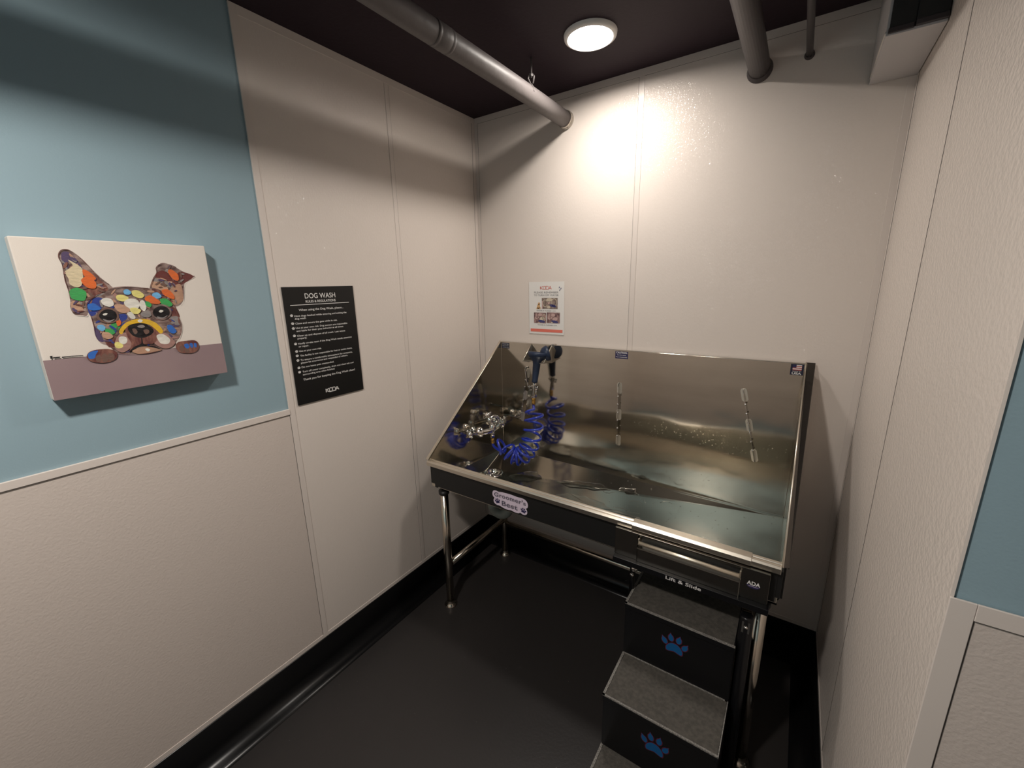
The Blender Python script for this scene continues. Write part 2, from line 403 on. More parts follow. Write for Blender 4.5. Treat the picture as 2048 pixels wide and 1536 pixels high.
dz, dx, dy = 2.300, 1.690, -.352
db = thing('boxed_duct', (1.75, -.17, dz), 'white bottomed box around ductwork high in the corner beside the right wall', 'duct box')
m = MB(); m.box((dx, dy, dz), (W - .002, -.002, dz + .008)); m.build('bottom_board', 'white_board', db, bevel=.001)
m = MB(); m.box((dx, dy + .004, dz + .008), (dx + .008, -.002, H)); m.build('side_board', 'white_board', db, bevel=.001)
m = MB(); m.box((dx + .006, dy - .001, dz + .018), (dx + .058, dy + .006, H)); m.box((dx + .058, dy - .006, dz + .020), (W - .002, dy + .006, H)); m.build('front_board', 'dark_board', db, bevel=.001)
m = MB(); m.box((dx + .004, dy - .006, dz + .004), (dx + .056, dy + .004, dz + .017)); m.box((dx + .058, dy - .011, dz + .006), (W - .002, dy + .003, dz + .019)); m.build('front_lip', 'dark_pipe_paint', db, bevel=.0015)
m = MB(); m.sweep(catmull([(dx + .002, -.03, dz + .01), (dx + .003, -.12, dz + .012), (dx + .001, -.22, dz + .010), (dx + .002, -.345, dz + .012)], 5), .0045, 6); m.build('tape', 'caulk', db)

# ------------------------------------------------------------------ painted canvas
CY0, CZ0, CS = -1.810, 1.409, .399
cv = thing('dog_canvas', (0, CY0 + CS / 2, CZ0), 'square canvas of a colourful bulldog puppy painting hanging on the blue wall', 'painting')
m = MB(); m.box((0.0, CY0, CZ0), (.0385, CY0 + CS, CZ0 + CS)); m.build('canvas', 'canvas_white', cv, bevel=.003)
PL = Plane((.0386, CY0, CZ0), (0, 1, 0), (0, 0, 1))
pal = dict(cream=(.66, .55, .36), orange=(.68, .14, .03), green=(.05, .34, .09), tan=(.45, .26, .17), navy=(.03, .05, .25), blue=(.03, .14, .50), sky=(.16, .42, .70), yellow=(.74, .66, .22),
           white=(.72, .69, .62), peach=(.50, .30, .20), grey=(.26, .23, .22), dred=(.14, .035, .03), brown=(.16, .09, .07), purple=(.09, .06, .13), black=(.006, .004, .005), amber=(.70, .42, .03), pink=(.36, .20, .17))
for k, c in pal.items(): mat('paint_' + k, c, 0.38, vary=(55, .55, tuple(min(1, x * .6 + .03) for x in c), (1, 1, 3)), bump=[('noise', 180, .4, .002, (1, 1, 5))])
mat('paint_fur', (.09, .05, .045), .42, vary=(34, 1.0, (.33, .24, .21), (1, 1, 2.5)), bump=[('noise', 120, .5, .002, (1, 1, 3))])
mat('paint_fur_red', (.10, .03, .03), .42, vary=(34, 1.0, (.24, .11, .08), (1, 2.5, 1)), bump=[('noise', 120, .5, .002, (1, 3, 1))])
mat('paint_mauve', (.285, .205, .205), .55, vary=(5, .8, (.25, .175, .185), (1, 1, 1)))
DOG={'ear_left':[(81,369),(92,373),(103,368),(117,349),(134,319),(151,294),(164,276),(153,260),(130,256),(110,246),(101,211),(91,210),(77,213),(73,230),(76,247),(77,271),(76,301),(78,335),(75,354)],'head':[(107,242),(126,259),(150,273),(173,279),(202,280),(231,276),(249,272),(271,250),(290,226),(295,197),(300,168),(291,136),(278,117),(268,102),(244,98),(231,96),(205,93),(180,94),(157,98),(138,105),(128,123),(113,134),(106,153),(107,178),(106,207),(101,225)],'ear_right':[(242,273),(254,301),(265,318),(267,333),(284,345),(306,339),(327,324),(349,311),(356,308),(344,301),(326,285),(318,249),(313,233),(299,221),(286,225),(270,245),(251,265)],'ear_inner_dark':[(94,284),(118,301),(134,305),(150,287),(152,271),(126,259),(102,246),(88,250),(84,271)],'ear_purple':[(83,364),(95,367),(107,349),(113,329),(99,335),(92,345),(88,328),(81,331),(80,345)],'ear_fold_red':[(312,313),(327,321),(354,308),(326,287),(309,281),(301,293)],'ear_fold_dark':[(267,318),(281,324),(295,312),(303,285),(291,289),(277,301),(261,305)],'ear_gray':[(258,301),(276,297),(301,289),(300,275),(282,278),(258,286)],'ear_tan_r':[(251,293),(271,289),(285,274),(274,266),(256,274),(247,278)],'ear_low_brown':[(291,273),(317,285),(318,249),(311,233),(290,226),(283,246)],'ear_low_red':[(247,274),(267,266),(281,250),(291,234),(269,239),(251,263)],'cream1':[(91,348),(111,330),(109,312),(81,318),(87,325),(97,335)],'cream2':[(82,318),(110,317),(105,288),(94,280),(83,288),(83,301)],'orange1':[(114,325),(126,317),(134,301),(120,298),(112,312)],'orange2':[(107,301),(122,308),(132,291),(128,277),(114,279),(106,291)],'green1':[(80,273),(94,279),(108,270),(107,256),(100,246),(83,250),(78,258)],'tan_ear':[(77,244),(92,247),(101,236),(93,220),(80,221),(75,230)],'orange_r1':[(293,324),(302,327),(315,313),(314,297),(304,297),(295,311)],'orange_r2':[(269,269),(284,270),(295,254),(293,242),(277,250),(269,258)],'blue_a':[(106,236),(119,238),(129,224),(118,220),(106,223)],'blue_head':[(107,242),(130,254),(144,241),(133,227),(113,207),(105,211)],'skyblue1':[(184,270),(193,273),(199,264),(192,258),(184,261)],'skyblue2':[(245,259),(257,263),(265,251),(254,245),(245,249)],'skyblue3':[(114,180),(124,182),(129,173),(122,165),(114,171)],'yellow1':[(166,256),(178,259),(191,250),(180,241),(167,245)],'yellow2':[(201,268),(215,269),(226,256),(217,248),(202,255)],'yellow3':[(188,220),(199,223),(211,215),(203,205),(191,208)],'white1':[(133,245),(143,252),(155,247),(157,233),(147,228),(136,234)],'white2':[(179,239),(193,248),(209,243),(210,226),(196,214),(183,224)],'white3':[(213,239),(222,241),(225,222),(218,212),(211,222)],'white4':[(180,209),(190,211),(196,195),(188,192),(182,200)],'peach1':[(157,231),(171,234),(188,220),(181,210),(164,213)],'orange_h':[(226,248),(240,255),(259,237),(254,230),(239,232),(228,239)],'green_s':[(225,237),(232,238),(238,229),(233,222),(225,227)],'green_h':[(260,243),(276,244),(287,228),(279,221),(263,225)],'grey_m':[(210,207),(226,214),(234,202),(223,194),(211,198)],'bluepatch_r':[(263,166),(274,167),(283,149),(275,142),(265,149)],'green_l':[(127,169),(136,170),(146,160),(139,154),(129,159)],'green_dark':[(138,179),(153,185),(160,173),(149,163),(140,168)],'orange_l':[(154,189),(163,190),(161,179),(154,176)],'peach_l':[(120,161),(132,161),(140,149),(131,143),(120,148)],'grey_cheek':[(273,189),(294,191),(297,169),(286,166),(274,175)],'redbrown_r':[(279,219),(294,214),(299,189),(281,192)],'redbrown_l':[(123,140),(144,149),(142,123),(127,121)],'purple_l':[(108,178),(116,163),(119,137),(109,142),(106,160)],'blue_mid':[(157,203),(177,206),(178,194),(161,181),(146,156),(145,171)],'muzzle_l':[(156,155),(173,153),(182,137),(172,115),(152,103),(139,114),(141,134)],'muzzle_r':[(233,147),(253,147),(267,131),(274,114),(258,101),(239,104),(223,124)],'muzzle_dark':[(174,172),(231,167),(239,142),(225,120),(203,119),(184,113),(167,104),(174,126),(169,146)],'yellow_band':[(154,159),(162,173),(176,185),(198,191),(222,188),(241,174),(251,153),(244,145),(235,158),(222,173),(202,180),(180,176),(167,165),(159,153)],'white_muz_r':[(234,141),(249,143),(263,127),(257,114),(241,116),(235,127)],'white_muz_l':[(151,144),(159,147),(167,142),(166,131),(158,125),(150,131)],'yellow_muz':[(139,129),(146,133),(156,124),(152,116),(141,117)],'white_top':[(199,187),(205,190),(210,186),(205,181),(200,183)],'chin':[(171,107),(187,113),(208,112),(229,105),(238,98),(211,93),(181,95)],'mouth':[(165,102),(177,114),(191,120),(198,123),(206,116),(224,110),(238,99),(223,106),(207,112),(190,113),(177,107)],'nose':[(174,165),(182,177),(199,179),(216,175),(228,161),(228,151),(215,141),(197,138),(181,147)],'nose_hl':[(196,172),(207,174),(212,169),(206,166),(197,168)],'nostril_l':[(183,164),(190,165),(193,155),(186,150)],'nostril_r':[(207,159),(217,160),(219,152),(210,147)],'mouth_line':[(198,139),(200,138),(199,121),(196,121)],'chin_white':[(201,105),(207,107),(212,102),(206,98)],'eye_l_ring':[(117,206),(127,220),(144,227),(159,218),(161,199),(151,187),(134,185),(120,194)],'eye_l':[(122,206),(130,217),(143,222),(156,214),(157,200),(148,189),(134,189),(125,196)],'eye_l_glint':[(130,209),(135,212),(140,211),(137,207),(132,206)],'eye_l_low':[(128,197),(140,192),(152,195),(140,187),(132,190)],'eye_r_ring':[(232,210),(242,224),(261,229),(279,219),(279,199),(263,185),(244,187),(234,196)],'eye_r':[(237,209),(246,220),(262,224),(275,215),(275,199),(262,189),(246,191),(238,198)],'eye_r_glint':[(251,209),(256,213),(262,210),(258,206),(253,206)],'eye_r_low':[(245,195),(257,191),(270,197),(260,189),(247,189)],'paw_l':[(80,106),(88,115),(105,118),(126,116),(139,106),(138,93),(130,85),(117,81),(101,82),(86,88),(79,97)],'paw_l_blue':[(82,107),(89,114),(103,115),(97,105),(93,96),(83,96)],'paw_toe1':[(96,99),(104,104),(106,94),(101,85),(95,87)],'paw_toe2':[(108,101),(116,106),(120,94),(115,83),(107,85)],'paw_toe3':[(121,103),(130,104),(133,94),(126,84),(120,86)],'paw_r':[(273,103),(281,115),(302,117),(323,116),(332,106),(330,89),(317,79),(299,79),(279,86)],'paw_r_blue1':[(295,106),(304,108),(308,99),(303,93),(297,96)],'paw_r_blue2':[(309,107),(316,108),(317,97),(312,94)],'paw_r_blue3':[(321,107),(327,105),(325,94),(320,96)],'paw_r_toe1':[(282,100),(291,103),(292,90),(284,85)],'paw_r_toe2':[(294,92),(303,93),(305,82),(296,81)],'sig1':[(14,114),(19,114),(16,107),(14,106)],'sig2':[(20,110),(32,110),(30,107),(19,107)],'sig3':[(34,109),(51,109),(72,107),(74,105),(51,107),(34,106)]}
m = MB()
names = ['canvas_white', 'paint_mauve', 'paint_fur', 'paint_fur_red'] + ['paint_' + k for k in pal]
IX = {n.replace('paint_', ''): i for i, n in enumerate(names)}
lay = [0]
def stroke(pts, c, smooth=True, t=.00025):
    lay[0] += 1
    if smooth: pts = [(p.x, p.y) for p in catmull([(a / 1000, b_ / 1000, 0) for a, b_ in pts], 5, True)]
    else: pts = [(a / 1000, b_ / 1000) for a, b_ in pts]
    PL.poly(m, pts, .0001 + .00001 * lay[0], t, IX[c])
stroke([(.5, .5), (398.5, .5), (398.5, 97), (.5, 104)], 'mauve', False, .0001)
order = [('ear_left', 'fur'), ('ear_right', 'fur'), ('head', 'fur'), ('ear_inner_dark', 'fur_red'), ('ear_purple', 'purple'), ('ear_fold_red', 'dred'), ('ear_fold_dark', 'dred'), ('ear_gray', 'grey'), ('ear_tan_r', 'peach'),
  ('ear_low_brown', 'tan'), ('ear_low_red', 'fur_red'), ('tan_ear', 'peach'), ('blue_head', 'navy'), ('redbrown_r', 'fur_red'), ('redbrown_l', 'fur_red'), ('purple_l', 'purple'), ('blue_mid', 'navy'), ('grey_cheek', 'grey'), ('green_dark', 'green')]
for k, c in order: stroke(DOG[k], c)
# loose brush strokes over head and ears
rs = random.Random(5)
def inside(p, poly):
    r = False; n = len(poly)
    for i in range(n):
        (x1, y1), (x2, y2) = poly[i], poly[i - 1]
        if (y1 > p[1]) != (y2 > p[1]) and p[0] < (x2 - x1) * (p[1] - y1) / (y2 - y1) + x1: r = not r
    return r
for part, cols, num, L_ in (('head', ['grey', 'peach', 'purple', 'brown', 'fur_red', 'tan', 'navy', 'pink'], 120, 9), ('ear_left', ['purple', 'pink', 'brown', 'fur_red', 'tan', 'grey'], 42, 10), ('ear_right', ['grey', 'peach', 'brown', 'purple', 'fur_red'], 30, 8)):
    po = DOG[part]; xs = [p[0] for p in po]; ys = [p[1] for p in po]; c = 0
    while c < num:
        x, y = rs.uniform(min(xs), max(xs)), rs.uniform(min(ys), max(ys))
        a = rs.uniform(0, PI); l = rs.uniform(.5, 1.2) * L_; w_ = rs.uniform(.18, .35) * L_
        E = ellipse(x, y, l, w_, a, 10)
        if all(inside(q, po) for q in E): stroke(E, rs.choice(cols)); c += 1
for k, c in [('cream1', 'cream'), ('cream2', 'cream'), ('orange1', 'orange'), ('orange2', 'orange'), ('green1', 'green'), ('orange_r1', 'orange'), ('orange_r2', 'orange'), ('blue_a', 'blue'), ('skyblue1', 'sky'), ('skyblue2', 'sky'), ('skyblue3', 'sky'),
  ('yellow1', 'yellow'), ('yellow2', 'yellow'), ('white1', 'white'), ('white2', 'white'), ('white3', 'white'), ('yellow3', 'yellow'), ('white4', 'white'), ('peach1', 'peach'), ('orange_h', 'orange'), ('green_s', 'green'), ('green_h', 'green'),
  ('grey_m', 'grey'), ('bluepatch_r', 'blue'), ('green_l', 'green'), ('orange_l', 'orange'), ('peach_l', 'peach'), ('muzzle_l', 'pink'), ('muzzle_r', 'pink'), ('muzzle_dark', 'fur_red'), ('chin', 'tan'), ('yellow_band', 'amber'),
  ('white_muz_r', 'white'), ('white_muz_l', 'white'), ('yellow_muz', 'yellow'), ('white_top', 'white'), ('mouth', 'black'), ('mouth_line', 'black'), ('nose', 'black'), ('nose_hl', 'grey'), ('nostril_l', 'brown'), ('nostril_r', 'brown'), ('chin_white', 'white'),
  ('eye_l_ring', 'brown'), ('eye_l', 'black'), ('eye_l_glint', 'white'), ('eye_l_low', 'grey'), ('eye_r_ring', 'fur'), ('eye_r', 'black'), ('eye_r_glint', 'white'), ('eye_r_low', 'grey'),
  ('paw_l', 'fur_red'), ('paw_toe1', 'brown'), ('paw_toe2', 'brown'), ('paw_toe3', 'brown'), ('paw_l_blue', 'blue'), ('paw_r', 'fur_red'), ('paw_r_toe1', 'brown'), ('paw_r_toe2', 'brown'), ('paw_r_blue1', 'blue'), ('paw_r_blue2', 'blue'), ('paw_r_blue3', 'blue')]:
    stroke(DOG[k], c)
for k in ('sig1', 'sig2', 'sig3'): stroke(DOG[k], 'black', False)
# thin dark outline strokes round ears and head
for k in ('ear_left', 'ear_right', 'head'):
    P = catmull([(a / 1000, b_ / 1000, 0) for a, b_ in DOG[k]], 5, True); n = len(P); lay[0] += 1
    for i in range(n):
        if (i // 9) % 4 == 3 or (k != 'head' and inside((P[i].x * 1000, P[i].y * 1000), DOG['head'])): continue
        a, b_ = P[i], P[(i + 1) % n]; d = (b_ - a); nn = Vector((-d.y, d.x, 0)).normalized() * (.00035 + .0003 * math.sin(i * .5))
        PL.poly(m, [((a - nn).x, (a - nn).y), ((b_ - nn).x, (b_ - nn).y), ((b_ + nn).x, (b_ + nn).y), ((a + nn).x, (a + nn).y)], .0001 + .00001 * lay[0], .0003, IX['dred'])
m.build('painted_picture', names, cv, label='colourful puppy with one drooping ear above a mauve ledge')

# ------------------------------------------------------------------ rules sign
sg = thing('rules_sign', (0, -1.0255, 1.228), 'black dog wash rules sign with white lettering on the left white panel', 'sign')
MB().box((.0002, -1.176, 1.228), (.0052, -.8745, 1.680)).build('board', 'sign_black', sg, bevel=.0008)
PS = Plane((.0053, -1.176, 1.228), (0, 1, 0), (0, 0, 1))
m = MB()
def tx(s_, a, b_, a1, h, fat=0.0): text(m, PS, s_, a / 1000, b_ / 1000, (a1 - a) / 1000, h / 1000, fat=fat)
tx('DOG WASH', 84, 408, 214, 19, .008)
tx('RULES & REGULATIONS', 85, 392, 213, 9, .015)
PS.rect(m, .023, .3835, .274, .3857, .0002)
for s_, a, b_, a1 in [('When using the Dog Wash, please...', 53, 362, 245), ('Have dogs leashed while entering and exiting the', 33, 341, 257), ('dog wash', 33, 331, 77), ('Close and secure the gate while in use.', 33, 313, 210),
    ('Use at your own risk. Dog owners are responsible', 32, 296, 255), ('and liable for their pets behavior at all times.', 33, 284.5, 236), ('Clean up and dispose of all trash / pet waste', 33, 266, 241), ('properly.', 33, 256, 71),
    ('Notify on-site team if the Dog Wash needs attention', 33, 236, 269), ('or repair.', 33, 225, 75), ('Use at your own risk.', 33, 207, 125), ('The facility is not responsible for lost or stolen items.', 34, 189, 266),
    ('To ensure a comfortable atmosphere for everyone,', 33, 172, 264), ('please be courteous and respectful of others.', 33, 161, 240), ('Do not leave pets unattended.', 33, 144, 173), ('Turn off water completely, drain and clean tub and', 34, 126, 264),
    ('surrounding area when finished.', 34, 114.5, 173), ('Thank you for keeping the Dog Wash clean!', 33, 93.5, 267)]:
    tx(s_, a, b_, a1, 8.0 if s_[:4] in ('When', 'Than') else 6.6, .012)
for y in (346, 316, 298, 270, 239, 210, 193, 175, 146, 129): paw(m, PS, .0225, y / 1000, .0135, claws=False, g=.02)
# the four letter mark at the bottom: joined, K with a long foot
def koda(mb, pl, a, b_, w_, h_, mi=0, fat=.0, hh=.0002, foot=True):
    s1 = w_ / 4.0
    th = h_ * (.10 + fat)
    def bar(P, Q, th_=th):
        P = Vector((*P, 0)); Q = Vector((*Q, 0)); d = (Q - P).normalized(); n_ = Vector((-d.y, d.x, 0)) * th_
        c_ = [P - n_, Q - n_, Q + n_, P + n_]; pl.poly(mb, [(q.x, q.y) for q in c_], hh, .0001, mi)
    bar((a + th, b_), (a + th, b_ + h_)); bar((a + th, b_ + h_ * .5), (a + s1, b_ + h_)); bar((a + th, b_ + h_ * .5), (a + s1 * 1.1, b_))
    for E0, E1, kk in ((a + s1 * 1.12, a + s1 * 2.0, 0), (a + s1 * 2.1, a + s1 * 2.95, 1)):
        cx, rx = (E0 + E1) / 2, (E1 - E0) / 2; cy, ry = b_ + h_ * .5, h_ * .5
        pts = [(cx + rx * (abs(math.cos(q)) ** .6) * (1 if math.cos(q) >= 0 else -1), cy + ry * (abs(math.sin(q)) ** .6) * (1 if math.sin(q) >= 0 else -1)) for q in [2 * PI * k / 20 for k in range(20)]]
        if kk: pts = [(max(p[0], E0) if p[0] > cx else E0, p[1]) for p in pts]
        for i in range(20):
            if (Vector(pts[i]) - Vector(pts[(i + 1) % 20])).length > 1e-5: bar(pts[i], pts[(i + 1) % 20], th * .8)
    bar((a + s1 * 3.0, b_), (a + s1 * 3.5, b_ + h_)); bar((a + s1 * 3.5, b_ + h_), (a + s1 * 4.0, b_)); bar((a + s1 * 3.2, b_ + h_ * .35), (a + s1 * 3.8, b_ + h_ * .35))
    if foot: bar((a + s1 * 1.1, b_ - h_ * .12), (a + s1 * 3.1, b_ - h_ * .12), th * .4)
koda(m, PS, .120, .0265, .060, .0145, fat=.03)
m.build('lettering', 'ink_white', sg)

# ------------------------------------------------------------------ paper notice on the back wall
nt = thing('paper_notice', (.451, 0, 1.402), 'white paper notice with small photos and red bottom bar fixed above the tub', 'notice')
PN = Plane((.343, -.0030, 1.681), (1, 0, 0), (0, 0, 1))
m = MB()
MB().box((.343, -.0026, 1.402), (.559, -.0020, 1.681)).build('sheet', 'paper', nt)
pm = ['ink_red', 'ink_grey', 'photo_brown', 'photo_plum', 'photo_pink', 'photo_cream', 'photo_violet', 'golden', 'ink_salmon', 'paper']
m = MB()
koda(m, PN, .071, -.040, .070, .017, 0, -.03, foot=False)
text(m, PN, 'PLEASE REMEMBER', .033, -.0605, .149, .0095, mi=1); text(m, PN, 'TO TURN OFF WATER', .032, -.0745, .151, .0095, mi=1)
text(m, PN, 'WATER IS TURNED', .048, -.1555, .092, .0055, mi=1, fat=.01); text(m, PN, 'OFF', .147, -.1555, .022, .0045, mi=1)
text(m, PN, 'WATER IS TURNED', .054, -.2325, .096, .0055, mi=1, fat=.01); text(m, PN, 'ON', .154, -.2325, .020, .0045, mi=1)
PN.rect(m, .009, -.268, .208, -.252, .0002, mi=8)
PN.rect(m, .081, -.142, .178, -.084, .0002, mi=2); PN.rect(m, .031, -.2205, .108, -.163, .0002, mi=3); PN.rect(m, .112, -.2185, .192, -.161, .0002, mi=3)
def el(cx, cy, rx, ry, mi, rot=0, h=.0003): PN.poly(m, ellipse(cx, cy, rx, ry, rot, 16), h, .0001, mi)
def ringp(cx, cy, rx, ry, th, mi, h=.0004):
    A = ellipse(cx, cy, rx, ry, 0, 20); B = ellipse(cx, cy, rx - th, ry - th, 0, 20)
    for i in range(20):
        j = (i + 1) % 20; PN.poly(m, [A[i], A[j], B[j], B[i]], h, .0001, mi)
ringp(.102, -.113, .016, .020, .003, 5); ringp(.157, -.108, .016, .021, .003, 5); el(.128, -.094, .019, .009, 5); el(.122, -.112, .012, .006, 4, .4, .0004); el(.150, -.126, .020, .007, 6, -.2, .0004); el(.124, -.133, .010, .008, 5, 0, .0004)
PN.rect(m, .081, -.142, .087, -.100, .0003, mi=4)
for ox in (0, .081):
    el(.070 + ox, -.175, .012, .008, 4); el(.045 + ox, -.178, .003, .011, 4, -.2); el(.044 + ox, -.194, .009, .004, 4, -.6); el(.060 + ox, -.190, .008, .003, 4, .9); el(.082 + ox, -.196, .016, .010, 4 if ox else 5, .2, .0004)
    el(.080 + ox, -.210, .022, .007, 6, -.15, .0005); el(.062 + ox, -.219 if not ox else -.214, .006, .003, 5, 0, .0006)
ringp(.096, -.188, .010, .018, .003, 5)
el(.061, -.131, .010, .013, 7); el(.064, -.116, .0075, .0075, 7); el(.055, -.140, .009, .004, 7); el(.070, -.139, .004, .006, 7); el(.067, -.114, .002, .002, 1, 0, .0005)
for x, y, r in ((.187, -.030, .3), (.197, -.036, .1), (.190, -.044, .5)): el(x, y, .0022, .0048, 6, -r)
m.build('printed_picture', pm, nt)


# ------------------------------------------------------------------ stainless dog wash tub
XA, XB = .165, 1.632          # inside faces of the two end panels
YB, YF = -.030, -.668         # back panel face, outer face of the front rim
ZTOP, ZR, ZF = 1.348, .838, .672
tub = thing('dog_wash_tub', (.9, -.35, 0), 'long stainless steel dog wash tub on round legs against the back wall', 'dog wash tub')
# back panel with a soft fold line low down
prof = [(YB, ZF), (YB - .0005, .90), (YB, 1.0), (YB, ZTOP), (YB + .012, ZTOP + .001), (YB + .022, ZTOP - .001), (YB + .022, ZTOP - .010), (YB + .006, ZTOP - .008), (YB + .006, ZF)]
m = MB(); m.prism([(XA, y, z) for y, z in prof], (XB - XA, 0, 0)); m.build('back_panel', 'steel', tub, bevel=.002)
for side, x, d in (('left', XA, -1), ('right', XB, 1)):
    tri = [(YB, ZF - .01), (YB, ZTOP), (YF + .006, ZR + .003), (YF + .010, ZR - .020), (-.636, ZR - .020), (-.630, .705), (-.58, ZF - .01)]
    m = MB(); m.prism([(x, y, z) for y, z in tri], (d * .004, 0, 0))
    pn = m.build('side_panel', 'steel', tub)
    fw = .016 if side == 'left' else .030            # sloping flange along the top edge
    m = MB(); a, b_ = Vector((x, YB + .01, ZTOP + .002)), Vector((x, YF, ZR + (.006 if side == 'left' else .0)))
    nrm = Vector((0, -(ZTOP - ZR), -(YF - YB) * -1)).normalized(); nrm = Vector((0, -.62, .78))
    fb = fw if side == 'left' else .017
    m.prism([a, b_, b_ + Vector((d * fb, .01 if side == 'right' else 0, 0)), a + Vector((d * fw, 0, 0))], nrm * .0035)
    m.build('edge_flange', 'steel_bright' if side == 'left' else 'flange_steel_reflected_dark', pn, bevel=.0015)
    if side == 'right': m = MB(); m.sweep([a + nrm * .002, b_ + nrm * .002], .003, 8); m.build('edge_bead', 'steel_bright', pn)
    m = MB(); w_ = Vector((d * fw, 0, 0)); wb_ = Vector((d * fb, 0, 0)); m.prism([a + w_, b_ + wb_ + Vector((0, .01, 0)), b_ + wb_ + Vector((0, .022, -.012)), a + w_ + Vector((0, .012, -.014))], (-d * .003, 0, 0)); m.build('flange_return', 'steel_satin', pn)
# front rim: rolled lip with a groove
rp = [(YF + .034, ZF + .020), (YF + .034, ZR - .004), (YF + .030, ZR), (YF + .022, ZR - .001), (YF + .020, ZR - .004), (YF + .015, ZR - .004), (YF + .013, ZR - .001), (YF + .006, ZR - .002), (YF, ZR - .008), (YF + .001, ZR - .026), (YF + .012, ZR - .028), (YF + .022, ZR - .020), (YF + .028, ZR - .02), (YF + .028, ZF + .020)]
m = MB(); m.prism([(XA - .014, y, z) for y, z in rp], (XB - XA + .012, 0, 0)); m.build('front_rim', 'steel_bright', tub, bevel=.0012)
m = MB(); m.prism([(1.178, y, z) for y, z in [(YF + .034, ZR - .001), (YF + .031, ZR + .003), (YF + .004, ZR + .001), (YF - .004, ZR - .007), (YF - .004, ZR - .024), (YF + .004, ZR - .024), (YF + .004, ZR - .006)]], (.373, 0, 0))
m.build('rim_cap', 'steel_bright', tub, bevel=.001, label='wider flat rim cover over the step opening')
# basin floor: facets falling to the drain
DX, DY, DZ = .262, -.279, .640
fy0, fy1 = YF + .034, YB
def hit(a):
    c_, s_ = math.cos(a), math.sin(a); tt = 9
    if c_ > 1e-9: tt = min(tt, (XB - DX) / c_)
    if c_ < -1e-9: tt = min(tt, (XA - DX) / c_)
    if s_ > 1e-9: tt = min(tt, (fy1 - DY) / s_)
    if s_ < -1e-9: tt = min(tt, (fy0 - DY) / s_)
    return (DX + c_ * tt, DY + s_ * tt)
def rimz(x, y):          # height of the floor where it meets the walls: higher to the front and left
    return ZF + .004 + .018 * (fy1 - y) / (fy1 - fy0) + .012 * (1 - (x - XA) / (XB - XA))
ang = sorted([2 * PI * k / 40 for k in range(40)] + [math.atan2(y - DY, x - DX) % (2 * PI) for x in (XA, XB) for y in (fy0, fy1)])
cor = [(XB, fy1), (XA, fy1), (XA, fy0), (XB, fy0)]
ca = [math.atan2(y - DY, x - DX) % (2 * PI) for x, y in cor]
ring_n = 48; vs = [(DX + .050 * math.cos(2 * PI * k / ring_n), DY + .050 * math.sin(2 * PI * k / ring_n), DZ) for k in range(ring_n)] + [(x, y, rimz(x, y)) for x, y in cor]
fl = []
near = [round(a / (2 * PI) * ring_n) % ring_n for a in ca]
for q in range(4):          # four flat facets meeting in creases at the drain
    i0, i1 = near[q], near[(q + 1) % 4]
    if i1 <= i0: i1 += ring_n
    mid = (i0 + i1) // 2; A_, B_ = ring_n + q, ring_n + (q + 1) % 4
    for i in range(i0, mid): fl.append((i % ring_n, A_, (i + 1) % ring_n))
    fl.append((mid % ring_n, A_, B_))
    for i in range(mid, i1): fl.append((i % ring_n, B_, (i + 1) % ring_n))
m = MB(); m.add(vs, fl)
m.box((XA, YB - .010, ZF - .001), (XB, YB - .001, ZF + .0055))
bf = m.build('basin_floor', 'steel_floor', tub)
ub = MB(); ub.add([(x, y, z - .012) for x, y, z in vs], [tuple(reversed(q)) for q in fl])
ub.box((XA + .006, YB - .002, ZF - .035), (XB - .006, YB + .004, ZF - .004)); ub.build('underbody', 'black_satin', tub)
# drain
dr = MB(); dr.lathe([(.058, .0005), (.057, .003), (.050, .0042), (.044, .002), (.040, -.004), (.037, -.018), (.012, -.024), (0, -.024)], (DX, DY, DZ + .0015), n=40)
dro = dr.build('drain', 'chrome', tub)
m = MB()
m.lathe([(.006, 0), (.008, .004), (.006, .012), (.0075, .015), (0, .017)], (DX, DY, DZ - .018), n=16)
for k in range(4):
    a = PI * k / 4; m.sweep([(DX - .034 * math.cos(a), DY - .034 * math.sin(a), DZ - .012), (DX, DY, DZ - .016), (DX + .034 * math.cos(a), DY + .034 * math.sin(a), DZ - .012)], .0022, 6)
m.sweep([(DX + .025 * math.cos(a), DY + .025 * math.sin(a), DZ - .013) for a in [2 * PI * k / 24 for k in range(24)]], .0022, 6, closed=True)
m.build('strainer', 'chrome', dro)
# black apron and its stepped ends
m = MB(); m.prism([(XA - .008, -.646, z) for z in ()] or [(.156, -.648, ZR - .022), (.156, -.648, .712), (.180, -.648, .712), (.180, -.648, .694), (.196, -.648, .694), (.196, -.648, .700), (1.124, -.648, .700), (1.124, -.648, ZR - .022)], (0, .010, 0))
m.box((1.600, -.648, .700), (1.624, -.638, ZR - .022)); m.box((1.624, -.646, .716), (1.637, -.638, ZR - .022)); m.box((.158, -.640, .712), (.164, -.06, .81)); m.box((1.638, -.62, .70), (1.644, -.06, .81))
ap = m.build('apron', 'black_metal', tub, bevel=.001)
